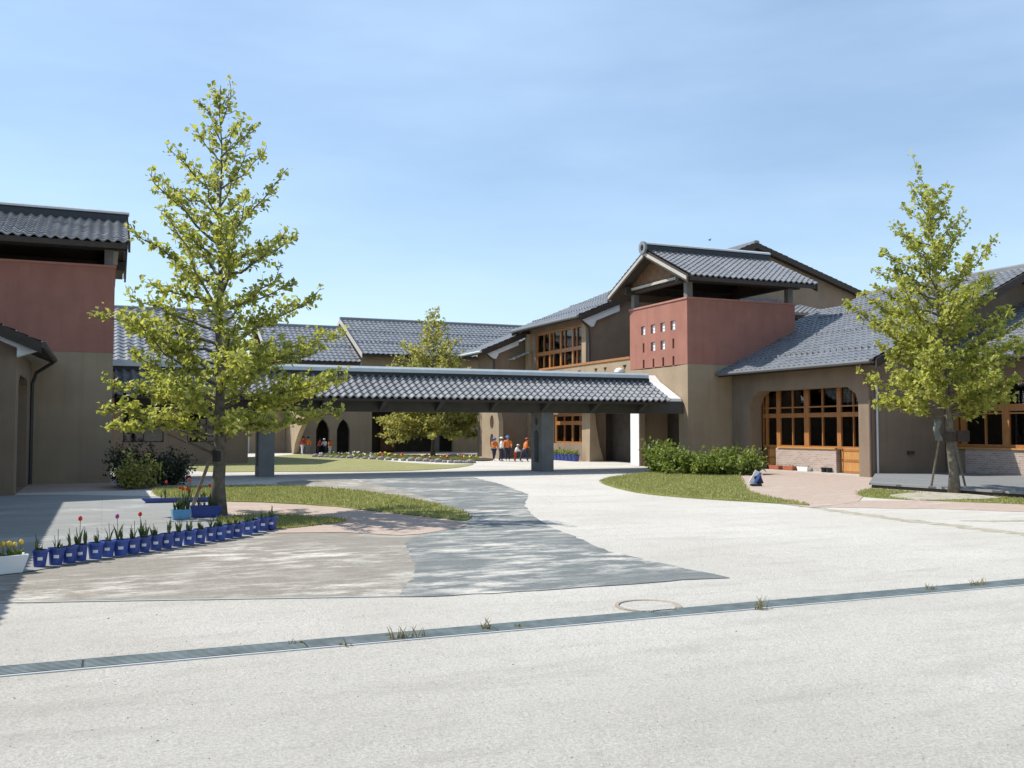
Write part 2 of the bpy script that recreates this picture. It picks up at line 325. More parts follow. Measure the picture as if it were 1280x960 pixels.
# drain channel: kerb strip and long grate panels
dr = thing('drain_channel', (4, 7.2, 0), 'narrow grey steel drain grate running across the sandy yard', 'drain')
def drain_y(x): return 7.26-.10*math.sin((x+1.0)*.33)
MB().prism('z', .0, .007, [(-8,7.06),(20,7.06),(20,7.09),(-8,7.09)]).build('kerb_edge', lip_c, dr)
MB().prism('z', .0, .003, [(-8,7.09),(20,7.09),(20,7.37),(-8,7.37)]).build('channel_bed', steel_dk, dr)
for k in range(13):
    x0 = -7.6+k*1.5; pm = MB()
    for q in range(7): pm.box(x0+.008, x0+1.492, 7.098+q*.038, 7.098+q*.038+.019, .004, .012)
    for q in range(10): pm.box(x0+.02+q*.16, x0+.032+q*.16, 7.095, 7.36, .003, .0085)
    pm.build('grate_panel', steel, dr)
mh = thing('manhole_cover', gp(810, 758), 'round iron manhole cover half buried in sand beside the drain', 'manhole cover')
c0 = gp(810, 758); rr_ = .30
MB().lathe(c0, [(rr_, 0), (rr_, .012), (rr_-.035, .012), (rr_-.04, .004)], 40).build('rim', castiron, mh)
MB().lathe(c0, [(0, .005), (rr_-.05, .006), (rr_-.06, .004)], 40).build('lid', sand, mh)
# low kerb line between sand and tan paving
kb = G((-420,757),(0,754),(500,746)); mbk = MB()
for a_, b_ in zip(kb[:-1], kb[1:]): mbk.bar((a_[0],a_[1],.006), (b_[0],b_[1],.006), .03, .006)
tag(mbk.build('paving_edge', lip_c), kind='structure')

# ------------------------------------------------------------------ roofs and walls
def tiled_slope(mb, O, a, h, L, run, rise, tw=.27, course=.27, amp=.035, lip=.03, ns=6):
    O = np.array(O, float); a = np.array(a, float); h = np.array(h, float); Sx = math.hypot(run, rise)
    s = (h*run+np.array([0, 0, rise]))/Sx; nn = np.cross(a, s); nn = nn if nn[2] > 0 else -nn
    nt_ = max(1, round(L/tw)); nx = nt_*ns+1; xs = np.linspace(0, L, nx); ph = np.arange(nx)/ns
    prof = amp*(.5+.5*np.cos(2*np.pi*ph))**1.3
    nc = max(1, round(Sx/course)); cs = Sx/nc
    base = O+xs[:, None]*a+prof[:, None]*nn; rng = np.random.default_rng(int(abs(O[0]*7+O[1]*13+L*5)))
    for j in range(nc):
        jit = rng.normal(0, .004, nx)
        jit = np.repeat(jit[::ns], ns)[:nx]
        lo = base+s*(j*cs)+nn*(lip+jit[:, None]); hi = base+s*(min(Sx, (j+1)*cs+.03))+nn*.002; bt = base+s*(j*cs)+nn*(-.01)
        b = len(mb.v); mb.v += [tuple(p) for p in lo]+[tuple(p) for p in hi]+[tuple(p) for p in lo]+[tuple(p) for p in bt]
        mb.f += [(b+i, b+i+1, b+nx+i+1, b+nx+i) for i in range(nx-1)]+[(b+2*nx+i, b+3*nx+i, b+3*nx+i+1, b+2*nx+i+1) for i in range(nx-1)]
        mb.m += [0]*(2*nx-2)
    return mb
def gable_roof(root, ax, a0, a1, b0, br, b1, z0, zr, z1=None, tmat=tile, tw=.27, course=.27, ns=6, slab=.1, ridge=.26, ridge_w=.34, board=timber_dk, barge=timber_dk, ends=(1, 1), amp=.045, lip=.035, ridge_mat=None, guards=()):
    """ridge along axis ax; eaves at b0 and b1 (heights z0, z1), ridge at br height zr"""
    z1 = z0 if z1 is None else z1
    P = (lambda a, b, z: (a, b, z)) if ax == 'x' else (lambda a, b, z: (b, a, z))
    A = np.array(P(1, 0, 0)); rf = MB()
    tiled_slope(rf, P(a0, b0, z0), A, P(0, 1, 0), a1-a0, br-b0, zr-z0, tw, course, amp, lip, ns=ns)
    if b1 is not None: tiled_slope(rf, P(a0, b1, z1), A, P(0, -1, 0), a1-a0, b1-br, zr-z1, tw, course, amp, lip, ns=ns)
    r_ = rf.build('roof', tmat, root, smooth=True, fix=False)
    pr_ax = 'x' if ax == 'x' else 'y'
    e = .03; sec = [(b0+e, z0-.012), (br, zr-.012)]+([(b1-e, z1-.012)] if b1 is not None else [])
    poly = sec+[(b, z-slab) for b, z in reversed(sec)]
    MB().prism(pr_ax, a0+.05, a1-.05, poly).build('roof_board', board, r_)
    if ridge:
        rc = MB(); hw = ridge_w/2
        rp = [(br-hw, zr-.06), (br-hw, zr+ridge*.62), (br-hw*.72, zr+ridge*.92), (br-hw*.3, zr+ridge), (br+hw*.3, zr+ridge), (br+hw*.72, zr+ridge*.92), (br+hw, zr+ridge*.62), (br+hw, zr-.06)]
        rc.prism(pr_ax, a0-.04, a1+.04, rp); rc.build('ridge', ridge_mat or tile, r_)
    if barge:
        for i, a in enumerate((a0, a1)):
            if not ends[i]: continue
            bm_ = MB(); o_ = .03 if i else -.03
            for (bA, zA), (bB, zB) in zip(sec[:-1], sec[1:]):
                bm_.prism(pr_ax, a-.03+o_, a+.03+o_, [(bA, zA+.045), (bB, zB+.045), (bB, zB-slab-.1), (bA, zA-slab-.1)])
            bm_.build('bargeboard', barge, r_)
    if guards:                                   # rows of little snow stops
        k_ = (zr-z0)/(br-b0)
        for t_ in guards:
            b = b0+(br-b0)*t_; zz = z0+(b-b0)*k_; nn = int((a1-a0)/.3); st = (a1-a0)/nn; pts = [(a0, zz-.02), (a1, zz-.02), (a1, zz+.03)]
            for i in range(nn-1, -1, -1):
                a = a0+(i+.5)*st; pts += [(a+.07, zz+.03), (a+.07, zz+.13), (a-.07, zz+.13), (a-.07, zz+.03)]
            pts.append((a0, zz+.03)); MB().prism('y' if ax == 'x' else 'x', b-.025, b+.025, pts).build('snow_guard', tile, r_)
    return r_
def rect(a0, a1, z0, z1): return [(a0, z0), (a1, z0), (a1, z1), (a0, z1)]
def window(root, ax, c, verts, rails, panes_depth=.02, fw_=.07, depth=.09, fmat=wood, name='window', thick=None, curtain=0, extra=None):
    """verts / rails: positions of mullions and rails (with optional widths) in a plane ax = c"""
    fm = MB(); y0, y1 = verts[0][0], verts[-1][0]; z0, z1 = rails[0][0], rails[-1][0]
    def bx(a0, a1, q0, q1, d0, d1):
        if ax == 'x': fm.box(c+d0, c+d1, a0, a1, q0, q1)
        else: fm.box(a0, a1, c+d0, c+d1, q0, q1)
    for y, wd in verts: bx(y-wd/2, y+wd/2, z0-.02, z1+.02, -depth/2, depth/2)
    for z, wd in rails: bx(y0, y1, z-wd/2, z+wd/2, -depth/2+.004, depth/2-.004)
    if extra:
        for e in extra: bx(*e, -depth/2+.012, depth/2-.012)
    f = fm.build(name, fmat, root)
    pm = MB()
    if ax == 'x': pm.box(c+panes_depth, c+panes_depth+.008, y0, y1, z0, z1)
    else: pm.box(y0, y1, c+panes_depth, c+panes_depth+.008, z0, z1)
    pm.build('pane', glass, f)
    return f

# ---- the two gate towers
def gate_tower(x0, x1, y0, y1, zs, zw, ze, zr, label, left_face):
    t = thing('gate_tower', ((x0+x1)/2, y0, 0), label, 'gate tower', 'tile roofed gate towers')
    th = .25
    lw = MB(); lw.box(x0, x1, y0, y0+th, 0, zs)
    lw.box(x0, x1, y1-th, y1, 0, zs)
    side = rect(y0+th, y1-th, 0, zs); hole = rect(y0+.65, y1-.75, .02, 2.55)
    lw.prism('x', x0, x0+th, side, [hole] if left_face else []); lw.prism('x', x1-th, x1, side, [] if left_face else [hole])
    lw.build('lower_wall', stucco, t)
    if left_face: MB().box(x0-.03, x0-.002, y1-.72, y1-.02, 0.02, 2.6).build('pier_sun_plate', white, t)  # white plate added on the beige pier; its colour stands in for glaring sun
    MB().box(x0+th, x1-th, y0+th, y1-th, zs-.2, zs-.02).build('floor_slab', concrete, t)
    if left_face: MB().box(x0+1.7, x0+1.75, y0+th, y1-th, .02, zs-.2).build('passage_wall', interior, t)
    uw = MB(); uw.box(x0-.012, x1+.012, y0-.012, y0+th, zs, zw); uw.box(x0-.012, x1+.012, y1-th, y1+.012, zs, zw)
    side = rect(y0+th, y1-th, zs, zw)
    if left_face:
        cy = [35.35, 34.56, 33.80, 33.03]; hs = []; gb = []; sl = []
        for r_, zc in enumerate((5.78, 5.04, 4.33)):
            for i, y in enumerate(cy):
                if r_ == 0 or (r_ == 1 and i in (1, 2)): hs.append(rect(y-.17, y+.17, zc-.185, zc+.185)); gb.append((y, zc))
                else: hs.append(rect(y-.10, y+.04, zc-.2, zc+.2)); sl.append((y-.03, zc))
        uw.prism('x', x0-.012, x0+th, side, hs); uw.prism('x', x1-th, x1+.012, side)
        uo = uw.build('upper_wall', redwall, t)
        for y, zc in gb:
            bm_ = MB(); bm_.box(x0+.07, x0+.16, y-.165, y+.165, zc-.18, zc-.055); bm_.box(x0+.07, x0+.16, y-.165, y+.165, zc-.045, zc+.18)
            bm_.build('glass_block', gblock, uo, bevel=.012)
        for y, zc in sl: MB().box(x0+.2, x0+.24, y-.1, y+.1, zc-.22, zc+.22).build('slit_backing', interior, uo)
    else:
        uw.prism('x', x0-.012, x0+th, side); uw.prism('x', x1-th, x1+.012, side); uw.build('upper_wall', redwall, t)
    cp = MB(); o = .05
    cp.box(x0-o, x1+o, y0-o, y0+th+o, zw, zw+.07); cp.box(x0-o, x1+o, y1-th-o, y1+o, zw, zw+.07)
    cp.box(x0-o, x0+th+o, y0+th+o, y1-th-o, zw, zw+.07); cp.box(x1-th-o, x1+o, y0+th+o, y1-th-o, zw, zw+.07); cp.build('coping', redcap, t)
    for xa in (x0+.03, x1-.29):
        for ya in (y0+.03, y1-.29): MB().box(xa, xa+.26, ya, ya+.26, zw+.07, ze-.05).build('post', concrete, t, bevel=.015)
    zb = ze-.05; yr = (y0+y1)/2; b0 = y0-1.0; b1 = y1+1.0; k = (zr-ze)/(yr-b0)
    bm_ = MB()
    for ya in (y0+.04, y1-.28): bm_.box(x0-.35, x1+.35, ya, ya+.24, zb, zb+.3)
    for xa in (x0+.04, x1-.26): bm_.box(xa, xa+.2, y0+.28, y1-.28, zb+.02, zb+.26)
    bm_.build('beam', timber_dk, t)
    for xa in (x0-.02, x1-.03):
        MB().prism('x', xa, xa+.05, [(y0-.15, ze+k*.85-.13), (y1+.15, ze+k*.85-.13), (yr, zr-.16)]).build('gable_boards', timber_md, t)
        MB().box(xa-.09, xa-.005 if xa < (x0+x1)/2 else xa+.14, y0+.1, y1-.1, zb+.17, zb+.27).build('tie_beam', concrete_lt, t)
    r_ = gable_roof(t, 'x', x0-.55, x1+.35, b0, yr, b1, ze, zr, course=.28, ridge=.30, ridge_w=.36, ridge_mat=dark_band, barge=timber_dk, amp=.075, lip=.04, slab=.16)
    cap = MB(); cap.prism('x', x0-.66, x1+.42, [(yr-.2, zr+.24), (yr-.2, zr+.30), (yr-.1, zr+.36), (yr+.1, zr+.36), (yr+.2, zr+.30), (yr+.2, zr+.24)]); cap.build('ridge_cap', ridge_m, r_)
    for xa, sgn in (((x0-.62, -1),) if left_face else ()):
        ou = [(yr+.27*math.cos(q*math.pi/8), zr+.12+.27*math.sin(q*math.pi/8)) for q in range(16)]; inn = [(yr+.12*math.cos(q*math.pi/8), zr+.12+.14*math.sin(q*math.pi/8)) for q in range(16)]
        MB().prism('x', min(xa, xa+sgn*.1), max(xa, xa+sgn*.1), ou, [inn]).build('ridge_ornament', tile, r_)
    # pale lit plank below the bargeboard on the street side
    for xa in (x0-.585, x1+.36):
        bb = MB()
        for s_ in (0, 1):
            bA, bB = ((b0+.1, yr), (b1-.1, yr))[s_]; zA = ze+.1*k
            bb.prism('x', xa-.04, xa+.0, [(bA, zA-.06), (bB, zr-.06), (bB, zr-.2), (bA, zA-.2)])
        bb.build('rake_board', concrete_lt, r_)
    return t
gate_tower(21.11, 26.37, 32.0, 36.45, 4.16, 6.74, 7.48, 8.98, 'red and beige gate tower with small square windows beside the paned classroom building', True)
gate_tower(-5.2, .22, 31.0, 35.3, 3.87, 6.42, 7.02, 8.24, 'red and beige gate tower in shade behind the tall tulip bed tree', False)

# ---- covered walkway between the towers
cw = thing('covered_walkway', (10, 33.2, 0), 'long low tile roofed walkway on concrete pillars spanning between the two towers', 'walkway')
r_ = gable_roof(cw, 'x', .3, 19.9, 31.35, 33.2, 35.05, 2.62, 3.5, course=.285, ridge=.12, ridge_w=.5, ridge_mat=dark_band, amp=.095, lip=.045, barge=None, slab=.08, tw=.262)
MB().prism('x', .25, 19.8, [(32.92, 3.46), (32.92, 3.60), (33.48, 3.60), (33.48, 3.46)]).build('ridge_base', dark_band, r_)
MB().prism('x', .22, 19.86, [(32.86, 3.60), (32.86, 3.72), (32.94, 3.80), (33.46, 3.80), (33.54, 3.72), (33.54, 3.60)]).build('ridge_cap', ridge_m, r_)
for ya in (32.3, 33.0):
    MB().box(.3, 21.08, ya, ya+.25, 2.2, 2.68).build('beam', beam_m, cw)
MB().box(.3, 20.2, 33.252, 34.9, 2.60, 2.66).build('ceiling', soffit, cw)
for k in range(10):
    x = .6+k*2.05
    MB().prism('x', x-.07, x+.07, [(32.298, 2.22), (32.298, 2.68), (31.55, 2.68), (31.5, 2.60), (31.62, 2.55)]).build('bracket', beam_m, cw)
def walk_pillar(x0, x1):
    a0, a1 = 32.3, 33.25; h = []
    cyl = (a0+a1)/2
    arch = [(cyl-.21, .35), (cyl+.21, .35), (cyl+.21, 1.35)]+[(cyl+.21*math.cos(q*math.pi/6), 1.35+.21*math.sin(q*math.pi/6)) for q in range(1, 6)]+[(cyl-.21, 1.35)]
    oval = [(cyl+.12*math.cos(q*math.pi/6), 1.88+.15*math.sin(q*math.pi/6)) for q in range(12)]
    MB().prism('x', x0, x1, rect(a0, a1, 0, 2.2), [arch, oval]).build('pillar', concrete, cw)
for x in (4.72, 14.92): walk_pillar(x, x+.49)
# boxed white rake end against the tower wall
fl = MB(); k = .46
fl.prism('x', 20.35, 21.06, [(33.9, 3.50), (34.35, 3.82), (34.45, 3.74), (32.42, 2.80), (32.30, 2.56), (32.62, 2.50), (32.72, 2.72)])
fl.build('white_rake_end', white, cw, bevel=.01)

# ---- passage with pierced parapet behind the right tower
ps = thing('parapet_passage', (21.1, 36.5, 0), 'beige passage wall with orange coping and small triangular holes behind the tower', 'wall')
tri = []
for y in (37.0, 38.8, 39.7, 41.4, 43.0, 43.7, 44.5): tri.append([(y-.17, 4.42), (y+.17, 4.42), (y, 4.16)])
MB().prism('x', 21.13, 21.38, rect(36.47, 46.0, 2.6, 4.66), tri).build('wall', stucco, ps)
MB().box(21.08, 21.43, 36.47, 46.0, 4.66, 4.76).build('coping', wood, ps)
MB().box(21.40, 23.2, 36.47, 41.9, 2.6, 2.75).build('floor_slab', concrete, ps)
MB().box(23.2, 23.3, 36.47, 41.9, .02, 4.2).build('back_wall', interior, ps)
lm = thing('wall_lamp', (21.0, 37.2, 4.1), 'small white dome lamp on the passage wall above the walkway ridge', 'lamp')
MB().lathe((20.98, 37.2, 4.10), [(.22, 0), (.21, .08), (.16, .15), (.08, .19), (0, .2)], 16).build('dome', white, lm, smooth=True)
MB().box(20.8, 21.127, 37.0, 37.4, 4.05, 4.098).build('bracket', concrete, lm)

# ---- classroom building (right, arched window wall)
pv = thing('classroom_building', (23.2, 24.5, 0), 'single storey classroom building with arched orange window wall and big tiled roof', 'building')
def cham(y0, y1, z0, z1, c): return [(y0, z0), (y1, z0), (y1, z1-c), (y1-c*.25, z1-c*.45), (y1-c, z1), (y0+c, z1), (y0+c*.25, z1-c*.45), (y0, z1-c)]
wl = MB(); wl.prism('x', 23.2, 23.75, rect(24.5, 31.98, 0, 3.7), [cham(25.0, 30.85, .0, 3.04, .55)])
wl.prism('y', 24.5, 24.75, [(23.75, 0), (36, 0), (36, 4.3), (30, 7.05), (23.75, 4.15)])
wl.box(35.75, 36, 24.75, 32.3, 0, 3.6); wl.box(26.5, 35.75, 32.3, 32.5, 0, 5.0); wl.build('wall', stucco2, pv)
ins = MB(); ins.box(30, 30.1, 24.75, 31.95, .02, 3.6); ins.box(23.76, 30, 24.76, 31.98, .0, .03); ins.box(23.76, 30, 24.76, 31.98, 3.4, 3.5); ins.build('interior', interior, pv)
gable_roof(pv, 'y', 23.5, 32.0, 22.5, 30.0, 37.5, 3.80, 7.3, tmat=tile_far, course=.30, ns=6, ridge=.16, guards=(.13, .40, .68), slab=.14, ends=(1, 0))
rx = MB(); tiled_slope(rx, (26.42, 32.0, 3.80+(26.42-22.5)*.467), (0, 1, 0), (1, 0, 0), 1.6, 2.58, 2.58*.467, .27, .3); rx.build('rear_roof', tile_far, pv, smooth=True, fix=False)
MB().prism('y', 24.46, 24.49, [(26.3, 3.3), (36, 3.3), (36, 4.2), (30, 7.0), (24.2, 4.3)]).build('gable_panel', stucco2, pv)
gt = MB(); gt.tube([(22.42, 23.6, 3.76), (22.42, 31.95, 3.76)], .07, 8); gt.build('gutter', gutter_g, pv)
dp = MB(); dp.tube([(22.45, 24.1, 3.7), (22.9, 24.35, 3.2), (23.16, 24.42, 2.95), (23.16, 24.42, .02)], .05, 8); dp.build('downpipe', pipe_m, pv)
MB().tube([(23.45, 24.42, 3.0), (23.45, 24.42, .02)], .035, 8).build('pale_downpipe', fascia, pv)
XW = 23.86
V = [(25.02, .08), (25.92, .03), (26.62, .2), (27.47, .05), (28.32, .26), (29.1, .05), (29.92, .22), (30.62, .12), (30.85, .04)]
window(pv, 'x', XW, V, [(.93, .1), (2.1, .16), (2.40, .05), (3.1, .1)])
bs = MB(); bs.box(XW-.1, XW+.1, 26.72, 30.02, .0, .87); bs.build('brick_dado', brickw, pv)
MB().box(XW-.14, XW+.02, 26.74, 29.9, .873, .93).build('sill', wood_lt, pv)
def panel_door(y0, y1, name='door'):
    d = MB(); d.box(XW-.05, XW+.03, y0, y1, .04, .93); d.build(name, wood_lt, pv)
    t_ = MB()
    for z in (.10, .5, .86): t_.box(XW-.066, XW-.051, y0+.04, y1-.04, z-.04, z+.04)
    t_.box(XW-.066, XW-.051, y0+.01, y0+.09, .05, .92); t_.box(XW-.066, XW-.051, y1-.09, y1-.01, .05, .92); t_.build('rail', wood, d_ if False else pv.children[-1])
panel_door(25.06, 26.5); panel_door(30.04, 30.55)
MB().box(XW-.03, XW+.03, 30.62, 30.84, .04, .9).build('side_panel', timber_md, pv)
MB().box(24.12, 24.14, 30.2, 30.8, 1.0, 2.9).build('curtain', interior_lt, pv)
MB().box(23.2, 24.2, 25.0, 30.85, .0, .05).build('threshold', concrete_lt, pv)
MB().lathe((24.9, 24.44, .75), [(.0, .0)]+[(.12, .0), (.12, .1), (0, .1)], 10).build('vent', timber_dk, pv)

# ---- annex to the right of the classroom building
ax_ = thing('annex_building', (26.6, 14, 0), 'annex with long orange windows over a brick dado beside the wooden deck', 'building')
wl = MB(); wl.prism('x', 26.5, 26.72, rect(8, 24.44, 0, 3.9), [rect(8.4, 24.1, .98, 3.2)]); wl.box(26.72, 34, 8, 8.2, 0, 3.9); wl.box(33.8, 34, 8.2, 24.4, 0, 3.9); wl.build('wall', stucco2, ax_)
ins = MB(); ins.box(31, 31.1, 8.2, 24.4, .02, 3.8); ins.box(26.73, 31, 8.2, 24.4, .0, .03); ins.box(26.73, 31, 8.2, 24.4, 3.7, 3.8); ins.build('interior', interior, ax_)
MB().box(26.44, 26.497, 8, 23.6, .02, .93).build('brick_dado', brickw, ax_)
MB().box(26.38, 26.6, 8, 24.1, .935, .985).build('sill', wood_lt, ax_)
va = [(24.05, .1), (23.78, .22)]; y = 22.9
while y > 9: va += [(y, .05), (y-.77, .26)]; y -= 1.65
va = sorted(va); window(ax_, 'x', 26.62, va, [(1.04, .1), (2.1, .05), (2.28, .22), (3.16, .1)])
gable_roof(ax_, 'y', 7.5, 24.35, 25.5, 31.2, 36.9, 3.85, 6.5, tmat=tile, course=.28, ridge=.16, slab=.14, ends=(1, 0))
MB().tube([(25.42, 7.5, 3.8), (25.42, 24.3, 3.8)], .07, 8).build('gutter', gutter_m, ax_)

# ---- two storey school building
sc = thing('school_building', (22, 42, 0), 'two storey school building with tall orange framed windows and boxed white eave end', 'building')
wl = MB()
wl.prism('x', 22, 22.3, rect(42, 49.4, 0, 7.2), [rect(42.45, 48.45, 4.2, 6.85), rect(42.3, 46.1, .85, 2.35)])
wl.prism('y', 42.0, 42.28, [(22.3, 0), (42, 0), (42, 8.2), (31.75, 11.4), (22.3, 7.3)], [rect(22.9, 24.6, .02, 2.6)])
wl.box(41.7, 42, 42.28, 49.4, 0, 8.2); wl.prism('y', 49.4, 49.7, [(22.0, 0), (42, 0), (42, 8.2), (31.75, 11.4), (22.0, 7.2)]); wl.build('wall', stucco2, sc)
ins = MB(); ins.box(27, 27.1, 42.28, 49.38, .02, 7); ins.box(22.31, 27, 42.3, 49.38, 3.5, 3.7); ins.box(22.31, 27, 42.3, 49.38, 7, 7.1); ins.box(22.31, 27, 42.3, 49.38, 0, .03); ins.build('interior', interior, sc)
for ya in (42.0, 48.95): MB().box(21.8, 22.0-.002, ya, ya+.45, 0, 6.9).build('pilaster', stucco, sc)
bt = MB(); bt.prism('y', 41.55, 42.0-.003, [(21.75, 0), (22.55, 0), (22.3, .8), (22.12, 1.8), (22.05, 2.5), (21.8, 2.5)]); bt.build('buttress', stucco, sc)
window(sc, 'x', 22.12, [(42.5, .1), (43.5, .05), (44.0, .18), (44.9, .05), (45.4, .18), (46.3, .05), (46.75, .18), (47.5, .05), (48.4, .12)], [(4.3, .1), (5.7, .2), (6.8, .12)])
window(sc, 'x', 22.12, [(42.35, .12), (43.2, .06), (44.05, .14), (45.0, .06), (46.0, .14)], [(.9, .1), (1.9, .2), (2.3, .1)])
cu = MB()
for y0, y1 in ((42.55, 42.95), (43.1, 43.3), (47.9, 48.3)): cu.box(22.2, 22.22, y0, y1, 4.3, 6.4)
cu.box(22.24, 22.26, 42.5, 45.8, .95, 1.3); cu.build('curtain', interior_lt, sc)
gable_roof(sc, 'y', 41.5, 49.95, 21.2, 31.75, 42.6, 7.12, 11.45, 8.1, tmat=tile_far, course=.36, tw=.3, ns=4, ridge=.15, slab=.15, guards=(.12, .35))
MB().tube([(21.12, 41.5, 7.08), (21.12, 49.9, 7.08)], .08, 8).build('gutter', gutter_g, sc)
bx_ = MB(); bx_.prism('y', 41.62, 41.9, [(21.35, 7.0), (23.5, 7.88), (23.5, 7.45), (22.2, 6.92), (22.05, 6.62), (21.95, 6.62)]); bx_.build('boxed_eave', fascia, sc)
MB().tube([(21.25, 41.72, 7.0), (21.85, 41.8, 6.6), (21.92, 41.85, 6.2), (21.92, 41.85, 2.5)], .06, 8).build('downpipe', gutter_m, sc)
MB().box(22.95, 24.55, 42.5, 42.6, .02, 2.6).build('doorway', interior, sc)
# ---- small hall behind the tower
eh = thing('entrance_hall', (28, 37, 0), 'low entrance hall with tiled lean roof tucked behind the right tower', 'building')
MB().box(26.5, 32.8, 37.7, 41.98, 0, 7.05).build('wall', stucco, eh)
rf = MB(); tiled_slope(rf, (25.6, 37.0, 7.16), (1, 0, 0), (0, 1, 0), 7.7, 4.9, 1.35, .3, .3, .06, .04); rf.build('roof', tile, eh, smooth=True, fix=False)
MB().box(25.7, 33.2, 37.1, 37.6, 6.92, 7.10).build('eave_board', timber_dk, eh)
rf = MB(); tiled_slope(rf, (25.6, 36.7, 6.52), (1, 0, 0), (0, 1, 0), 6.3, .98, .3, .3, .3, .06, .04); rf.build('lower_roof', tile, eh, smooth=True, fix=False)

# ---- middle wing
mw = thing('middle_wing', (20, 49.7, 0), 'gabled middle wing with brown wall and boxed eave behind the courtyard tree', 'building')
wl = MB(); wl.box(20, 20.3, 49.75, 52.2, 0, 5.95); wl.box(20.3, 28, 51.9, 52.2, 0, 6); wl.prism('y', 49.75, 50, [(20.3, 0), (22.6, 0), (22.6, 6.9), (20.3, 5.98)]); wl.build('wall', stucco2, mw)
gable_roof(mw, 'y', 49.3, 52.6, 19.15, 28.2, None, 5.9, 9.75, tmat=tile_far, course=.36, tw=.3, ns=4, ridge=0, slab=.15, barge=timber_dk)
bx_ = MB(); bx_.prism('y', 49.4, 49.6, [(19.3, 5.78), (21.4, 6.66), (21.4, 6.3), (20.2, 5.8), (20.05, 5.5), (19.95, 5.5)]); bx_.build('boxed_eave', fascia, mw)
MB().tube([(19.08, 49.3, 5.86), (19.08, 52.5, 5.86)], .07, 8).build('gutter', ridge_m, mw)
MB().tube([(19.3, 49.3, 5.8), (19.95, 49.55, 5.4), (19.95, 49.6, .1)], .06, 8).build('downpipe', gutter_m, mw)
rf = MB(); tiled_slope(rf, (20.9, 48.7, 5.45), (0, 1, 0), (1, 0, 0), 1.0, 1.1, .45, .3, .3); rf.build('canopy', ridge_m, mw, smooth=True, fix=False)
MB().prism('x', 19.3, 19.55, [(47.2, 0), (49.68, 0), (49.68, 2.9), (47.6, 2.9), (47.2, 2.0)], [[(48.2+.28*math.cos(q*math.pi/6), .95+.4*math.sin(q*math.pi/6)) for q in range(12)], [(48.2+.28*math.cos(q*math.pi/6), 1.95+.4*math.sin(q*math.pi/6)) for q in range(12)]]).build('pierced_fin', stucco, mw)
MB().box(19.56, 22, 49.2, 49.4, .02, 3.1).build('porch_wall', stucco2, mw)

# ---- far hall across the courtyard
fh = thing('far_hall', (18, 62, 0), 'long hall across the courtyard with pointed arch openings and a broad grey roof', 'building')
def parch(x, w_, h): return [(x-w_/2, .02), (x+w_/2, .02), (x+w_/2, h*.68), (x+w_*.3, h*.88), (x, h), (x-w_*.3, h*.88), (x-w_/2, h*.68)]
wl = MB(); wl.prism('y', 62, 62.35, [(11.4, 0), (15.9, 0), (15.9, 6.3), (11.4, 5.9)], [parch(13.05, .85, 2.25), parch(14.4, .85, 2.25)])
wl.prism('y', 62, 62.35, [(15.9, 0), (31, 0), (31, 6.4), (15.9, 6.4)], [rect(16.3, 22.0, .02, 3.0), rect(18.2, 19.6, 5.0, 6.0)])
wl.box(11.4, 11.7, 62.35, 74, 0, 5.9); wl.box(15.9, 16.2, 62.35, 63.5, 0, 6.3); wl.build('wall', stucco, fh)
MB().box(11.8, 31, 64.6, 64.8, 0, 6).build('recess_wall', interior, fh)
MB().box(17.5, 18.6, 64.3, 64.59, .1, 2.2).build('door', timber_md, fh); MB().box(20.9, 21.2, 62.6, 62.9, 0, 3).build('post', concrete, fh)
MB().box(18.2, 19.6, 62.2, 62.25, 5, 6).build('window', glass, fh)
gable_roof(fh, 'x', 15.5, 40, 61.4, 68, 74.6, 6.5, 9.45, tmat=tile_far, course=.5, tw=.34, ns=4, ridge=.18, guards=(.3, .62), slab=.16, amp=.06, barge=concrete_lt)
gable_roof(fh, 'x', 9.6, 15.42, 61.6, 67.6, 73.6, 5.95, 8.75, tmat=tile_far, course=.5, tw=.34, ns=4, ridge=.18, guards=(.4,), slab=.16, amp=.06, barge=concrete_lt)
MB().prism('x', 11.1, 11.395, [(62, 0), (62, 3.1), (57.2, 3.1), (57.6, 2.6), (58.6, 1.9), (60.0, 1.3), (61.0, .7), (61.5, 0)]).build('buttress', stucco, fh)
# ---- far left low wing and the rear classroom wing
rw = thing('rear_wing', (2, 46, 0), 'shaded rear wing with dark windows and ribbed grey roof behind the left tower', 'building')
wl = MB(); wl.prism('y', 46, 46.3, rect(-6, 6.2, 0, 4.5), [rect(-4.6+2.7*q, -2.9+2.7*q, 1.0, 2.4) for q in range(4)]); wl.box(5.9, 6.2, 46.3, 56, 0, 4.5); wl.box(-6, 5.9, 50, 50.2, 0, 4.5); wl.build('wall', stucco2, rw)
for q in range(4): window(rw, 'y', 46.15, [(-4.6+2.7*q, .08), (-3.75+2.7*q, .06), (-2.9+2.7*q, .08)], [(1.0, .08), (2.4, .08)], fmat=timber_dk)
gable_roof(rw, 'x', -7, 6.0, 45.2, 51.5, 57.8, 4.55, 7.6, tmat=tile_far, course=.4, tw=.42, ns=4, amp=.09, ridge=.15, slab=.15)
MB().box(-6, 6.8, 44.2, 46.0-.003, 2.95, 3.1).build('canopy', timber_dk, rw)
lw_ = thing('low_wing', (8.5, 66, 0), 'low pale wing with a bright doorway far behind the tree trunk', 'building')
MB().prism('y', 66, 66.3, rect(5.5, 11.3, 0, 3.3), [rect(8.0, 9.0, .02, 2.3)]).build('wall', stucco, lw_)
MB().box(8.0, 9.0, 66.12, 66.18, .02, 2.3).build('door', white, lw_)
gable_roof(lw_, 'x', 5, 11.3, 65.3, 69, 72.7, 3.3, 5.0, tmat=tile_far, course=.5, tw=.34, ns=4, ridge=.12, barge=concrete_lt)
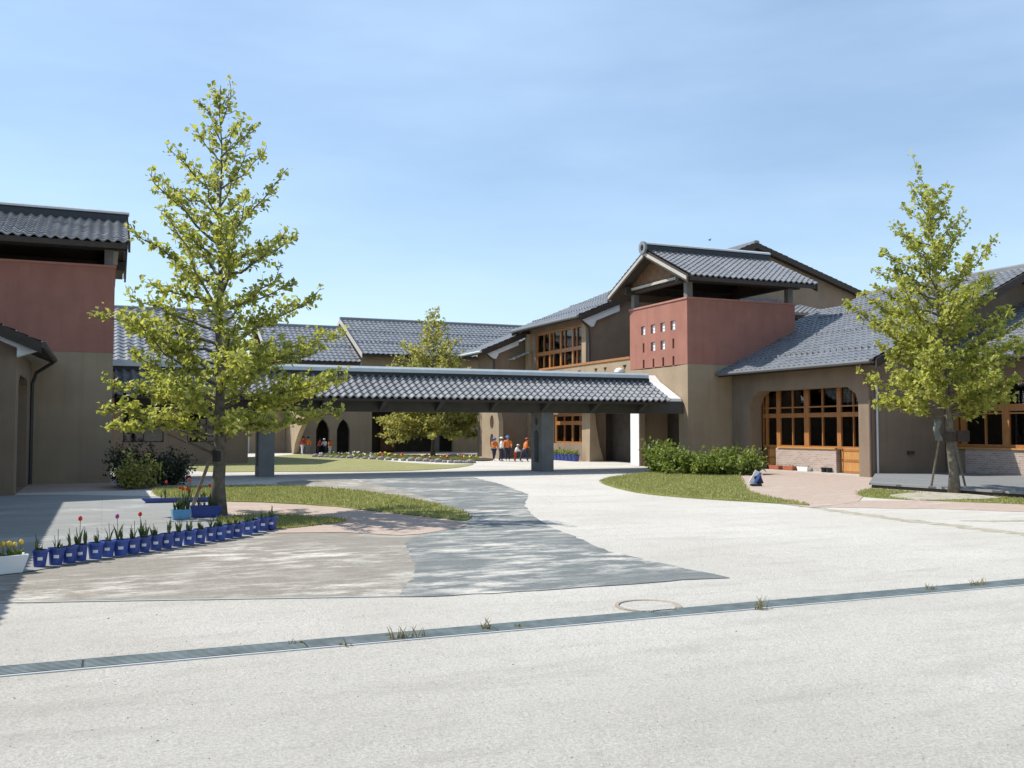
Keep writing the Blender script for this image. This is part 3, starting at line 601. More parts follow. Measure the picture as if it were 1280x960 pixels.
# ---- near left wing (its gable end shows at the frame edge, the rest runs out of frame)
nw = thing('side_wing', (-1.95, 25.8, 0), 'shaded side wing at the left edge with white boxed gable eave', 'building')
wl = MB(); wl.prism('y', 25.8, 26.05, [(-14, 0), (-1.95, 0), (-1.95, 3.5), (-8, 6.0), (-14, 3.6)]); wl.prism('x', -2.2, -1.95, rect(26.05, 30.98, 0, 3.5), [cham(26.5, 29.6, .02, 2.95, .4)])
wl.build('wall', stucco2, nw); MB().box(-3.4, -3.3, 26.05, 30.9, .02, 3.4).build('recess_wall', interior, nw)
gable_roof(nw, 'y', 25.25, 30.7, -1.42, -8, -14.6, 3.62, 6.5, course=.3, ridge=.16, slab=.12, ends=(1, 0))
bx_ = MB(); bx_.prism('y', 25.42, 25.75, [(-1.5, 3.53), (-1.5, 3.46), (-1.92, 3.3), (-1.92, 3.52), (-4.5, 4.66), (-4.5, 4.95)]); bx_.build('boxed_eave', fascia, nw)
MB().tube([(-1.34, 25.2, 3.58), (-1.34, 30.7, 3.58)], .08, 8).build('gutter', gutter_m, nw)
MB().tube([(-1.36, 30.4, 3.5), (-1.8, 30.6, 3.2), (-1.9, 30.7, 2.9), (-1.9, 30.7, .02)], .05, 8).build('downpipe', gutter_m, nw)
ow = thing('office_wing', (-2.6, 20, 0), 'plain wing standing just outside the left edge of the yard', 'building')
wl = MB(); wl.box(-9, -3.7, 6, 24.6, 0, 3.5); wl.build('wall', stucco2, ow)
gable_roof(ow, 'y', 5.5, 24.9, -3.12, -6.2, -9.28, 3.6, 5.1, course=.35, ns=4, ridge=.16)
# ---- wooden deck in front of the annex
wd = thing('wooden_deck', (20, 18, 0), 'low grey plank deck at the foot of the annex behind the right tree', 'deck')
dpoly = [gp(1096, 593.5), gp(1086.5, 610), gp(1165, 615), gp(1280, 623), gp(1420, 632)]
dpoly = [(p[0], p[1]) for p in dpoly]+[(26.4, 10), (26.4, 24.42)]
MB().prism('z', .09, .14, dpoly).build('planks', bdeckm, wd)
cx_, cy_ = np.mean([p[0] for p in dpoly]), np.mean([p[1] for p in dpoly])
MB().prism('z', .0, .088, [(cx_+(p[0]-cx_)*.98, cy_+(p[1]-cy_)*.985) for p in dpoly]).build('deck_base', timber_dk, wd)

# ------------------------------------------------------------------ trees and shrubs
def leaf_mesh(pts, dirs, size, rng, wid=.42):
    n = len(pts); P = np.array(pts); D = np.array(dirs)+rng.normal(0, .55, (n, 3)); D /= np.linalg.norm(D, axis=1)[:, None]
    U = rng.normal(0, .6, (n, 3))+np.array([0, 0, .9]); A = np.cross(D, U); A /= np.linalg.norm(A, axis=1)[:, None]+1e-9; Nn = np.cross(A, D)
    s = (size*rng.uniform(.5, 1.35, n))[:, None]
    v0 = P; v1 = P+D*s*.45+A*s*wid+Nn*s*.12; v2 = P+D*s+Nn*s*-.1; v3 = P+D*s*.45-A*s*wid+Nn*s*.12
    V = np.stack([v0, v1, v2, v3], 1).reshape(-1, 3); mb = MB(); mb.v = [tuple(p) for p in V]
    mb.f = [f for i in range(n) for f in ((4*i, 4*i+1, 4*i+2), (4*i, 4*i+2, 4*i+3))]; mb.m = [0]*(2*n); return mb
def grow_tree(name, base, H, prof, label, group, seed, qe=1.3, nb=46, leaf_n=9000, leaf_s=.12, tr=.15, h0=1.7, lean=(0, 0), lmat=leaf, bmat=bark, low=22, high=58, bare=(), skew=0):
    rng = np.random.default_rng(seed); t = thing(name, base, label, 'tree', group); B = np.array(base, float)
    pts = []; rad = []
    for i in range(15):
        q = i/14; pts.append(B+np.array([lean[0]*q+rng.normal(0, .025)*(i > 0), lean[1]*q+rng.normal(0, .025)*(i > 0), H*.97*q-.03*(i == 0)])); rad.append(tr*(1-q)**1.55+.008+(.35*tr if i == 0 else 0))
    tk = MB().tube(pts, rad, 12); pts = np.array(pts)
    def tp(h): q = min(.999, h/(H*.97))*14; i = int(q); return pts[i]*(1-(q-i))+pts[i+1]*(q-i)
    segs = []; br = MB()
    for i in range(nb):
        q = ((i+rng.uniform(0, .8))/nb)**qe; h = h0+(H*.95-h0)*q; az = 2.39996*i+rng.normal(0, .3)
        el = R(low+(high-low)*q+rng.normal(0, 7)); d = np.array([math.cos(az), math.sin(az), 0]); side = float(d@rt)
        o = tp(h); Lr = .5
        for _ in range(6): Lr = prof(min(H, h+Lr*math.tan(el)), side)
        Lr = max(.12, Lr*rng.uniform(.72, 1.06)); n_ = 6; bp = []
        curve = rng.normal(0, .12)
        for k in range(n_+1):
            s = k/n_; a2 = az+curve*s; bp.append(o+np.array([math.cos(a2), math.sin(a2), 0])*Lr*s+np.array([0, 0, Lr*math.tan(el)*(s*.8+.2*s*s)])+rng.normal(0, .012+.015*Lr, 3)*(k > 0))
        r0 = min(.034, .009+.014*Lr); br.tube(bp, [max(.004, r0*(1-.85*k/n_)) for k in range(n_+1)], 5, cap=False)
        for k in range(n_): 
            if k >= 1: segs.append((bp[k], bp[k+1], 1.0))
        nt_ = int(4+Lr*5)
        for j in range(nt_):
            s = .22+.78*(j+rng.uniform(0, 1))/nt_; k = min(n_-1, int(s*n_)); p = bp[k]*(1-(s*n_-k))+bp[k+1]*(s*n_-k)
            a3 = az+rng.choice([-1, 1])*rng.uniform(.5, 1.3); e3 = rng.uniform(.0, 1.25); ln = (.12+.26*Lr*(1.1-s))*rng.uniform(.6, 1.2)
            e = p+np.array([math.cos(a3)*math.cos(e3), math.sin(a3)*math.cos(e3), math.sin(e3)])*ln
            br.tube([p, (p+e)/2+rng.normal(0, .02, 3), e], [.007, .005, .003], 4, cap=False); segs.append((p, e, 1.25))
    for h in np.linspace(H*.82, H*.98, 5): segs.append((tp(h), tp(min(H*.97, h+.3))+rng.normal(0, .05, 3), 1.0))
    for p, q, r0 in bare: br.tube([p, (np.array(p)+np.array(q))/2+rng.normal(0, .03, 3), q], [r0, r0*.8, r0*.45], 6)
    ln = np.array([np.linalg.norm(np.array(b)-np.array(a))*w_ for a, b, w_ in segs]); hz = np.array([(a[2]-B[2])/H for a, b, w_ in segs])
    wt = ln*(1.6-1.1*hz); cnt = rng.multinomial(leaf_n, wt/wt.sum()); P = []; D = []
    for (a, b, _), c in zip(segs, cnt):
        # leaves sit in bunches on short spurs
        k = 0
        while k < c:
            s = rng.uniform(0, 1); sp = a*(1-s)+b*s+rng.normal(0, .03, 3); m_ = min(c-k, rng.integers(1, 5))
            for _ in range(m_): P.append(sp+rng.normal(0, .035, 3)); D.append((b-a)/(np.linalg.norm(b-a)+1e-6)*.4+rng.normal(0, .6, 3))
            k += m_
    tko = tk.build('trunk', bmat, t, smooth=True); br.build('branches', bmat, t, smooth=True, fix=False)
    leaf_mesh(P, D, leaf_s, rng).build('crown', lmat, t, fix=False); return t
def interp(tab):
    hs = [a for a, _, _ in tab]; ls = [b for _, b, _ in tab]; rs = [c for _, _, c in tab]
    def f(h, side):
        l_, r_ = np.interp(h, hs, ls), np.interp(h, hs, rs); return float(l_*(.5-.5*side)+r_*(.5+.5*side))
    return f
t1 = gp(273, 645)
cam_r = Vector(rt)
def off(b, dx, dz, dy=0): return tuple(np.array(b)+rt*dx+np.array([0, 0, dz])+np.array([fw[0], fw[1], 0])*dy)
grow_tree('plane_tree', t1, 8.25, interp([(1.4,2.4,1.5),(1.9,2.6,2.5),(2.6,2.3,3.0),(3.2,2.05,2.6),(4.0,2.05,1.95),(5.0,1.9,1.85),(5.8,1.75,1.6),(6.5,1.25,1.3),(7.2,.7,.8),(7.9,.2,.2)]),
          'tall young broadleaf tree with sparse fresh leaves growing behind the blue pots', 'trees in fresh leaf', 5, nb=70, leaf_n=15500, leaf_s=.10, tr=.125, low=12, high=56, h0=1.45, qe=1.4, lean=(-.05, -.05),
          bare=[(off(t1, -.02, 1.25), off(t1, -.85, 1.62, -.1), .022), (off(t1, -.02, 1.1), off(t1, -1.05, 1.5, .25), .03), (off(t1, .05, 1.3), off(t1, .55, 1.85, .1), .022)])
t2 = gp(1193, 617)
grow_tree('plane_tree', t2, 7.85, interp([(1.8,1.4,1.1),(2.3,2.4,1.7),(3.0,2.55,2.0),(3.8,2.45,2.1),(4.6,2.3,2.1),(5.3,1.9,1.7),(5.9,1.6,1.6),(6.6,1.3,1.3),(7.2,.9,1.0),(7.8,.5,.6),(8.1,.25,.25)]),
          'tall young broadleaf tree standing at the front of the wooden deck', 'trees in fresh leaf', 11, nb=70, leaf_n=15500, leaf_s=.112, tr=.115, low=14, high=56, h0=1.9, qe=1.35, lean=(-.45, .2))
t3 = gp(541, 569)
grow_tree('courtyard_tree', t3, 9.1, interp([(1.2,3.8,4.0),(2.3,4.3,4.7),(3.4,4.6,4.8),(4.8,4.1,4.2),(5.8,3.1,3.1),(7.0,2.0,1.9),(8.0,1.0,.9),(8.8,.4,.4),(9.1,.2,.2)]),
          'broad young tree in the courtyard seen beyond the covered walkway', 'trees in fresh leaf', 23, nb=150, leaf_n=22000, leaf_s=.18, tr=.12, h0=1.15, qe=1.35, lmat=leaf_c, bmat=bark2, low=5, high=50)
def shrub(name, c, rx_, ry_, h, mt, label, seed, n=1800, ls=.1, group=None):
    rng = np.random.default_rng(seed); t = thing(name, c, label, 'shrub', group); st = MB(); P = []; D = []
    ns_ = 26
    for i in range(ns_):
        a = rng.uniform(0, 2*math.pi); r_ = math.sqrt(rng.uniform(0, 1)); q = math.sqrt(max(0, 1-r_**2.2)); top = np.array([c[0]+rx_*r_*math.cos(a), c[1]+ry_*r_*math.sin(a), h*(.45+.55*q)*rng.uniform(.62, 1.25)])
        b0 = np.array([c[0]+rx_*.3*r_*math.cos(a), c[1]+ry_*.3*r_*math.sin(a), 0]); mid = (top+b0)/2+rng.normal(0, .06, 3)
        st.tube([b0, mid, top], [.015, .01, .004], 4, cap=False)
        for _ in range(n//ns_):
            s = rng.uniform(.08, 1)**.8; p = b0*(1-s)+top*s if s > .5 else b0*(1-s)+top*s; P.append(p+rng.normal(0, .11, 3)*np.array([1, 1, .7])); D.append((top-b0)*.3+rng.normal(0, .5, 3))
    P = [(p[0], p[1], max(.03, p[2])) for p in P]
    st.build('stems', bark2, t, fix=False); leaf_mesh(P, D, ls, rng, .3).build('foliage', mt, t, fix=False); return t
SH = [(822,595,.7,1.05,'taller pale green shrub at the left end of the shrub bed by the walkway'), (846,597,.8,.84,'bushy green shrub second from the walkway in the bed under the tower'), (874,598,.85,.78,'bushy green shrub in the middle of the bed under the tower'),
      (902,598,.8,.74,'bushy green shrub fourth from the walkway in the bed under the tower'), (930,597,.8,.84,'bushy green shrub at the right end of the bed beside the brick forecourt')]
for i, (x, y, r_, h, lb) in enumerate(SH):
    c = gp(x, y-4); c = (c[0], c[1], 0); shrub('shrub', c, r_, r_*.95, h, leaf_s, lb, 40+i, 1500, .15, 'shrubs in the bed under the right tower')
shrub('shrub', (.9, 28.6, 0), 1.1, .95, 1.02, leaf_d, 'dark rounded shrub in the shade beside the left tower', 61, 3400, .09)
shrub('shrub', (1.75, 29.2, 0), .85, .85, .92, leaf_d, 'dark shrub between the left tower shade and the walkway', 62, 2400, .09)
shrub('shrub', (.95, 27.4, 0), .55, .5, 1.0, leaf_y, 'yellow green leafy shrub in front of the dark rounded shrub', 63, 1000, .11)

# ------------------------------------------------------------------ grass, weeds, gravel
def inside(p, poly):
    c = False; j = len(poly)-1
    for i in range(len(poly)):
        (xi, yi), (xj, yj) = poly[i], poly[j]
        if (yi > p[1]) != (yj > p[1]) and p[0] < (xj-xi)*(p[1]-yi)/(yj-yi)+xi: c = not c
        j = i
    return c
def grass(poly, n, h, z, seed):
    rng = np.random.default_rng(seed); xs = [p[0] for p in poly]; ys = [p[1] for p in poly]; mb = MB(); k = 0
    while k < n:
        p = (rng.uniform(min(xs), max(xs)), rng.uniform(min(ys), max(ys)))
        if not inside(p, poly) or inside(p, soil_poly): continue
        k += 1; p = (p[0]+rng.normal(0, .05), p[1]+rng.normal(0, .05)); a = rng.uniform(0, 6.28); w_ = rng.uniform(.006, .014); hh = h*rng.uniform(.5, 1.4); lx, ly = rng.normal(0, .4*h, 2)
        b = len(mb.v); dx, dy = math.cos(a)*w_, math.sin(a)*w_
        mb.v += [(p[0]-dx, p[1]-dy, z), (p[0]+dx, p[1]+dy, z), (p[0]+lx, p[1]+ly, z+hh)]; mb.f.append((b, b+1, b+2)); mb.m.append(0)
    tag(mb.build('grass', blade_m, fix=False), kind='stuff')
grass(lawn_a, 16000, .05, .025, 1); grass(lawn_b, 3500, .05, .02, 2); grass(lawn_c, 22000, .05, .025, 3); grass(lawn_d, 6000, .04, .015, 4)
rng = np.random.default_rng(9); gm = MB()
for k in range(650):
    d = rng.uniform(3.2, 9)**1.0; a = YAW+rng.uniform(-.6, .6); x, y = d*math.sin(a), d*math.cos(a)
    if 7.0 < y < 7.42: continue
    r_ = rng.uniform(.0025, .006)*(1.8 if rng.uniform() > .96 else 1)
    gm.add([(x-r_, y, .001), (x, y-r_*.8, .001), (x+r_*1.1, y, .001), (x, y+r_*.9, .001), (x+rng.normal(0, r_*.2), y, r_*1.0)], [(0, 1, 4), (1, 2, 4), (2, 3, 4), (3, 0, 4)])
tag(gm.build('gravel', gravel_m, fix=False), kind='stuff')
WD = [(508, 799, .13, 14, 'largest tuft of dry weeds growing at the drain left of centre'), (606, 788, .15, 5, 'thin tall dry weed at the drain just right of the largest tuft'), (372, 806, .06, 6, 'low dry weed in the drain grate near the left panel joint'), (430, 808, .09, 4, 'small dark dry weed in the drain between two tufts'),
      (648, 785, .05, 6, 'tiny dry weed at the drain below the grey paving'), (951, 762, .15, 7, 'dry weed with upright stalk at the drain right of the manhole'), (1164, 738, .09, 7, 'small dry weed at the drain under the pink path'), (1222, 733, .11, 12, 'wide dry weed tuft at the drain near the right edge')]
for i, (x, y, h, nb_, lb) in enumerate(WD):
    c = gp(x, y); rg = np.random.default_rng(70+i); mb = MB()
    for _ in range(nb_*2):
        a = rg.uniform(0, 6.28); b = (c[0]+rg.normal(0, .05*(nb_/8)), c[1]+rg.normal(0, .02), .004); hh = .75*h*rg.uniform(.3, 1.1); e = (b[0]+math.cos(a)*hh*.5, b[1]+math.sin(a)*hh*.4, hh)
        mb.tube([b, ((b[0]+e[0])/2, (b[1]+e[1])/2, hh*.65), e], [.004, .003, .001], 4)
        mb.add([(b[0], b[1], hh*.3), (b[0]+math.cos(a+1)*hh*.25+.01, b[1], hh*.4), (b[0]+math.cos(a+1)*hh*.5, b[1]+.02, hh*.35)], [(0, 1, 2)])
    tag(mb.build('weed_tuft', weed_m, fix=False), lb, 'weed', 'weeds along the drain')

# ------------------------------------------------------------------ pots, planters, tulips
def tulip(mb_leaf, mb_fl, p, h, rg, nl=3, flower=True):
    for _ in range(nl):
        a = rg.uniform(0, 6.28); hh = h*rg.uniform(.55, .85); o = (math.cos(a)*hh*.35, math.sin(a)*hh*.35); wv = (-math.sin(a)*.014, math.cos(a)*.014)
        P0, P1, P2 = p, (p[0]+o[0]*.4, p[1]+o[1]*.4, p[2]+hh*.6), (p[0]+o[0], p[1]+o[1], p[2]+hh)
        mb_leaf.add([(P0[0]-wv[0]*.7, P0[1]-wv[1]*.7, P0[2]), (P0[0]+wv[0]*.7, P0[1]+wv[1]*.7, P0[2]), (P1[0]+wv[0]*1.3, P1[1]+wv[1]*1.3, P1[2]), (P1[0]-wv[0]*1.3, P1[1]-wv[1]*1.3, P1[2]), P2], [(0, 1, 2, 3), (3, 2, 4)])
    tip = (p[0]+rg.normal(0, .015), p[1]+rg.normal(0, .015), p[2]+h); mb_leaf.tube([p, ((p[0]+tip[0])/2+.004, (p[1]+tip[1])/2, p[2]+h*.5), tip], [.004, .004, .003], 5)
    if flower and mb_fl is not None:
        mb_fl.lathe((tip[0], tip[1], tip[2]-.005), [(.004, 0), (.019, .01), (.024, .028), (.021, .048), (.010, .06)], 8)
def pot_shape(c, r0, h, n=16):
    return MB().lathe(c, [(0, .004), (r0*.74, .0), (r0*.95, h*.84), (r0*.95, h*.86), (r0*1.07, h*.86), (r0*1.07, h), (r0*.96, h), (r0*.9, h*.86), (0, h*.86)], n)
ORD = ['first', 'second', 'third', 'fourth', 'fifth', 'sixth', 'seventh', 'eighth', 'ninth', 'tenth', 'eleventh', 'twelfth', 'thirteenth', 'fourteenth', 'fifteenth', 'sixteenth', 'seventeenth', 'eighteenth', 'nineteenth', 'twentieth', 'twenty first', 'twenty second', 'twenty third']
POT = [(49.0, 711.0), (66.8, 708.4), (84.2, 705.9), (101.2, 703.4), (117.8, 701.1), (134.1, 698.8), (149.9, 696.5), (165.3, 694.2), (180.3, 692.0), (194.9, 689.9), (209.1, 687.7), (222.8, 685.4), (236.2, 683.1), (249.1, 681.0), (261.7, 679.1), (274.0, 677.3), (285.8, 675.6), (297.0, 673.2), (307.8, 670.4), (318.2, 667.8), (328.2, 665.5), (338.0, 664.0)]
KIND_ = {3: 'tall red tulip', 6: 'purple tulip', 8: 'red tulip'}
for i, (x, y) in enumerate(POT):
    c = gp(x, y-1.5); rg = np.random.default_rng(200+i); c = (c[0]+rg.normal(0, .012), c[1]+rg.normal(0, .03), .018)
    kd = KIND_.get(i); lb = f'blue plastic pot with {kd or "green tulip leaves"}, {ORD[i]} in the row from the white planter'
    t = thing('flower_pot', c, lb, 'flower pot', 'blue pots along the terrace edge'); r0 = .094*rg.uniform(.9, 1.06); t.rotation_euler = (rg.normal(0, .035), rg.normal(0, .035), 0)
    pot_shape(c, r0, .19).build('pot', potblue2 if rg.uniform() < .35 else potblue, t, smooth=False)
    MB().lathe((c[0], c[1], c[2]+.165), [(0, 0), (r0*.9, 0)], 12).build('soil', soil, t)
    d = np.array([-c[0], -c[1]]); d /= np.linalg.norm(d); s_ = np.array([-d[1], d[0]]); rr0 = r0*.865
    pts = []
    for a in (-.35, -.12, .12, .35):
        for z in (.075, .112): pts.append((c[0]+(d[0]*math.cos(a)+s_[0]*math.sin(a))*(r0*(.74+.21*z/.16)+.004), c[1]+(d[1]*math.cos(a)+s_[1]*math.sin(a))*(r0*(.74+.21*z/.172)+.004), c[2]+z))
    MB().add(pts, [(0, 2, 3, 1), (2, 4, 5, 3), (4, 6, 7, 5)]).build('label_patch', whi_f, t)
    lm_ = MB(); fm_ = MB()
    for q in range(int(rg.integers(2, 5))): tulip(lm_, fm_ if (kd and q == 0) else None, (c[0]+rg.normal(0, .02), c[1]+rg.normal(0, .02), c[2]+.155), (.32 if i == 3 else .3) if kd and q == 0 else rg.uniform(.09, .26), rg, int(rg.integers(2, 5)))
    pl2 = lm_.build('plant', tulip_leaf, t, fix=False)
    if kd: fm_.build('flower', red_f if 'red' in kd else pur_f, pl2, smooth=True, fix=False)
def trough(c, L_x, W, h, rz, mt, name, label, group=None, flowers=(), leafh=.2, seed=1, leaves=14, lm_mat=tulip_leaf, spread=.8):
    t = thing(name, c, label, 'planter', group); rg = np.random.default_rng(seed); ca, sa = math.cos(rz), math.sin(rz)
    def T(x, y, z): return (c[0]+x*ca-y*sa, c[1]+x*sa+y*ca, c[2]+z)
    mb = MB(); a, b = L_x/2, W/2; k = .86
    V = [T(sx*a*k, sy*b*k, 0) for sx, sy in ((-1,-1),(1,-1),(1,1),(-1,1))]+[T(sx*a, sy*b, h) for sx, sy in ((-1,-1),(1,-1),(1,1),(-1,1))]+[T(sx*(a-.02), sy*(b-.02), h) for sx, sy in ((-1,-1),(1,-1),(1,1),(-1,1))]+[T(sx*(a-.02), sy*(b-.02), h*.88) for sx, sy in ((-1,-1),(1,-1),(1,1),(-1,1))]
    F = [(0,3,2,1)]+[(i, (i+1) % 4, 4+(i+1) % 4, 4+i) for i in range(4)]+[(4+i, 4+(i+1) % 4, 8+(i+1) % 4, 8+i) for i in range(4)]+[(8+i, 8+(i+1) % 4, 12+(i+1) % 4, 12+i) for i in range(4)]
    mb.add(V, F); mb.build('box', mt, t, bevel=.008)
    MB().add([T(sx*(a-.02), sy*(b-.02), h*.88) for sx, sy in ((-1,-1),(1,-1),(1,1),(-1,1))], [(0, 1, 2, 3)]).build('soil', soil, t)
    lm_ = MB(); fls = []
    for _ in range(leaves): tulip(lm_, None, T(rg.uniform(-a, a)*spread, rg.uniform(-b, b)*.6, h*.86), leafh*rg.uniform(.5, 1), rg, 3, False)
    for mt_, hh, cnt in flowers:
        for _ in range(cnt):
            f = MB(); fls.append((mt_, f)); tulip(lm_, f, T(rg.uniform(-a, a)*spread, rg.uniform(-b, b)*.6, h*.86), hh*rg.uniform(.8, 1.1), rg, 2, True)
    p_ = lm_.build('plants', lm_mat, t, fix=False)
    for mt_, f in fls: f.build('flower', mt_, p_, smooth=True, fix=False)
    return t
c = gp(-24, 720); trough((c[0], c[1], .01), .9, .28, .2, .35, white, 'planter_box', 'white rectangular planter with yellow flowers at the left end of the pots', None, [(yel_f, .12, 14)], .13, 3, 40, leaf_s, .95)
c = gp(226, 650); trough((c[0], c[1], .018), .32, .22, .17, .1, potlight, 'planter_box', 'light blue planter with red and yellow tulips at the foot of the left tree', 'planters at the foot of the left tree', [(red_f, .36, 4), (yel_f, .38, 2)], .3, 4, 12)
c = gp(250, 648); trough((c[0]+.1, c[1]+.12, .018), .55, .26, .2, .05, potblue, 'planter_box', 'dark blue planter with red tulips between the light planter and the tree trunk', 'planters at the foot of the left tree', [(red_f, .42, 2)], .22, 5, 7)
c = gp(226, 628.5); trough((c[0], c[1], .018), 1.6, .22, .09, -.1, potblue, 'planter_box', 'long low blue tray at the far edge of the terrace', 'planters at the foot of the left tree', [(red_f, .4, 3)], .2, 6, 5)
for x, y, mt, lb in ((975, 590, terracotta, 'terracotta trough nearest the far door at the brick dado'), (989, 591, terracotta, 'terracotta trough beside the white trough at the brick dado'), (1003, 592, white, 'white trough at the foot of the brick dado')):
    c = gp(x, y); trough((23.66, at_y(x, y, 29)[1] if False else 29.9-(x-975)*.058, .05), .24, .6, .16, 0, mt, 'planter_box', lb, 'planters at the brick dado', [], .08, 10+x, 2)
for x, y, lb in ((1041, 27.3, 'small black pot at the near end of the brick dado'), (1047, 27.02, 'small dark pot against the door post by the brick dado')):
    c = (23.7, y, .05); t = thing('flower_pot', c, lb, 'flower pot', 'dark pots by the brick dado'); pot_shape(c, .1, .17).build('pot', black, t)
# far blue pots in front of the school windows and by the far lawn
for i in range(9):
    y = 45.6-i*.42; c = (21.35, y, .0); t = thing('flower_pot', c, f'blue pot with green plants below the school windows, {ORD[i]} from the far end', 'flower pot', 'blue pots below the school windows')
    pot_shape(c, .19, .34, 10).build('pot', potblue, t); rg = np.random.default_rng(300+i); P = rg.normal(0, .1, (60, 3))*np.array([1, 1, .6])+np.array([c[0], c[1], .42])
    leaf_mesh(P, rg.normal(0, 1, (60, 3)), .12, rg, .3).build('plant', leaf_s, t, fix=False)

# ------------------------------------------------------------------ stakes, boards and the small sign
def stake(p, q, r_, label, group): 
    t = thing('tree_stake', p, label, 'stake', group); MB().tube([p, q], [r_, r_*.85], 8).build('pole', stake_m, t); return t
s0 = gp(238, 641); s1 = off(t1, -.07, 1.3, -.03)
stake((s0[0], s0[1], .0), s1, .035, 'slanting wooden prop leaning on the left tree trunk above the tulips', 'props holding the trees')
wr = thing('trunk_wrap', off(t1, 0, 1.0), 'black band wrapped round the left tree trunk at the prop', 'tree tie')
MB().tube([off(t1, -.01, 1.0), off(t1, -.01, 1.2)], .115, 12).build('band', black, wr)
for x, y, dx, lb in ((1163, 614, -.13, 'thin dark prop on the left side of the right tree'), (1208, 614, .2, 'thin dark prop on the right side of the right tree')):
    s0 = gp(x, y); stake((s0[0], s0[1], 0), off(t2, dx-.15, 1.45, .1), .03, lb, 'props holding the trees')
wr = thing('trunk_wrap', off(t2, -.12, 1.3), 'dark sacking tied round the right tree trunk at the props', 'tree tie')
MB().tube([off(t2, -.1, 1.28), off(t2, -.12, 1.5)], [.16, .17], 12).build('band', timber_dk, wr); MB().box(*[v for p in ((t2[0]+.02, t2[0]+.42), (t2[1]-.12, t2[1]-.08), (1.28, 1.56)) for v in p]).build('flap', timber_dk, wr)
hb = thing('hanging_sheet', off(t2, -.45, 1.2, .1), 'pale grey plastic sheet hanging on the left prop of the right tree', 'sheet')
mb = MB(); pts = []
for i in range(7):
    for j in range(4): pts.append(off(t2, -.50+.06*j+.03*math.sin(i*1.3), 1.85-.09*i, -.05+.05*math.sin(j*1.7+i)))
mb.add(pts, [(i*4+j, i*4+j+1, i*4+j+5, i*4+j+4) for i in range(6) for j in range(3)]); o = mb.build('sheet', concrete, hb, smooth=True, fix=False); sd_ = o.modifiers.new('thick', 'SOLIDIFY'); sd_.thickness = .012
sg = gp(945, 608); sgn = thing('ground_sign', sg, 'small slanted white and blue board on a low stand at the edge of the lawn', 'sign')
mb = MB(); mb.bar(off(sg, -.14, .04), off(sg, .14, .04), .26, .05); mb.build('base', black, sgn)
MB().bar(off(sg, -.10, .06), off(sg, .10, .40, .02), .24, .03, upv=tuple(fw)).build('board', cl['white'], sgn)
MB().bar(off(sg, -.03, .10, -.03), off(sg, .13, .38, -.01), .07, .03, upv=tuple(fw)).build('stripe', cl['blue'], sgn)
MB().bar(off(sg, .12, .06), off(sg, .03, .30), .2, .02, upv=tuple(fw)).build('back_leg', cl['navy'], sgn)
# small bird over the roof
bp = at_y(887, 300, 40); bd = thing('bird', bp, 'tiny dark bird flying above the right tower roof', 'bird')
mb = MB(); mb.ball(bp, .09, 8, 6, sc=(1.9, .8, .8)); mb.add([(bp[0]-.05, bp[1], bp[2]+.02), (bp[0]+.1, bp[1], bp[2]+.02), (bp[0]+.06, bp[1]+.28, bp[2]+.13), (bp[0]-.02, bp[1]+.26, bp[2]+.12)], [(0, 1, 2, 3)]); mb.add([(bp[0]-.05, bp[1], bp[2]+.02), (bp[0]+.1, bp[1], bp[2]+.02), (bp[0]+.06, bp[1]-.28, bp[2]+.13), (bp[0]-.02, bp[1]-.26, bp[2]+.12)], [(0, 1, 2, 3)])
mb.v = [tuple(bp[i]+(p[i]-bp[i])*.45 for i in range(3)) for p in mb.v]
mb.build('body', black, bd, fix=False)

# ------------------------------------------------------------------ courtyard flower bed
bed = G((398,571.5),(450,572),(520,574),(600,576.5),(614,574),(560,571),(480,568.5),(410,568.5)); sheet('flower_bed', bed, .05, soil, .05)
rg = np.random.default_rng(77); ii = 0
edge = np.array([gp(x, y)[:2] for x, y in ((394,571.5),(430,573),(480,575),(530,577),(570,579),(592,579))]); seg = np.linspace(0, len(edge)-1, 27)
for s in seg:
    k = min(int(s), len(edge)-2); p = edge[k]*(1-(s-k))+edge[k+1]*(s-k); mb = MB(); r_ = rg.uniform(.10, .19)
    mb.ball((p[0], p[1], r_*.4), r_, 7, 5, sc=(1.2, .9, .75)); o = mb.build('edging_stone', stone, smooth=False, fix=False)
    tag(o, 'grey edging stone along the front of the courtyard flower bed', 'stone', 'edging stones of the flower bed'); ii += 1
fm_ = {}; gl_ = MB()
for k in range(260):
    a = rg.uniform(0, 1); x = 400+200*a; yb = 571.6+5*a; p = gp(x, yb-rg.uniform(.6, 2.4)); h = rg.uniform(.06, .22)
    mt = whi_f if a < .33 and rg.uniform() > .25 else (yel_f if rg.uniform() > (.2 if a < .55 else .35) else red_f)
    if rg.uniform() < .25: fm_.setdefault(mt.name, (mt, MB()))[1].ball((p[0], p[1], h+.05), rg.uniform(.03, .07), 6, 4)
    gl_.add([(p[0]-.1, p[1], .05), (p[0]+.1, p[1]+.02, .05), (p[0]+rg.normal(0, .1), p[1], h)], [(0, 1, 2)])
fl = gl_.build('bedding_flowers', leaf_s, fix=False); tag(fl, kind='stuff')
for mt, mb in fm_.values(): mb.build('blossoms', mt, fl, fix=False, smooth=True)

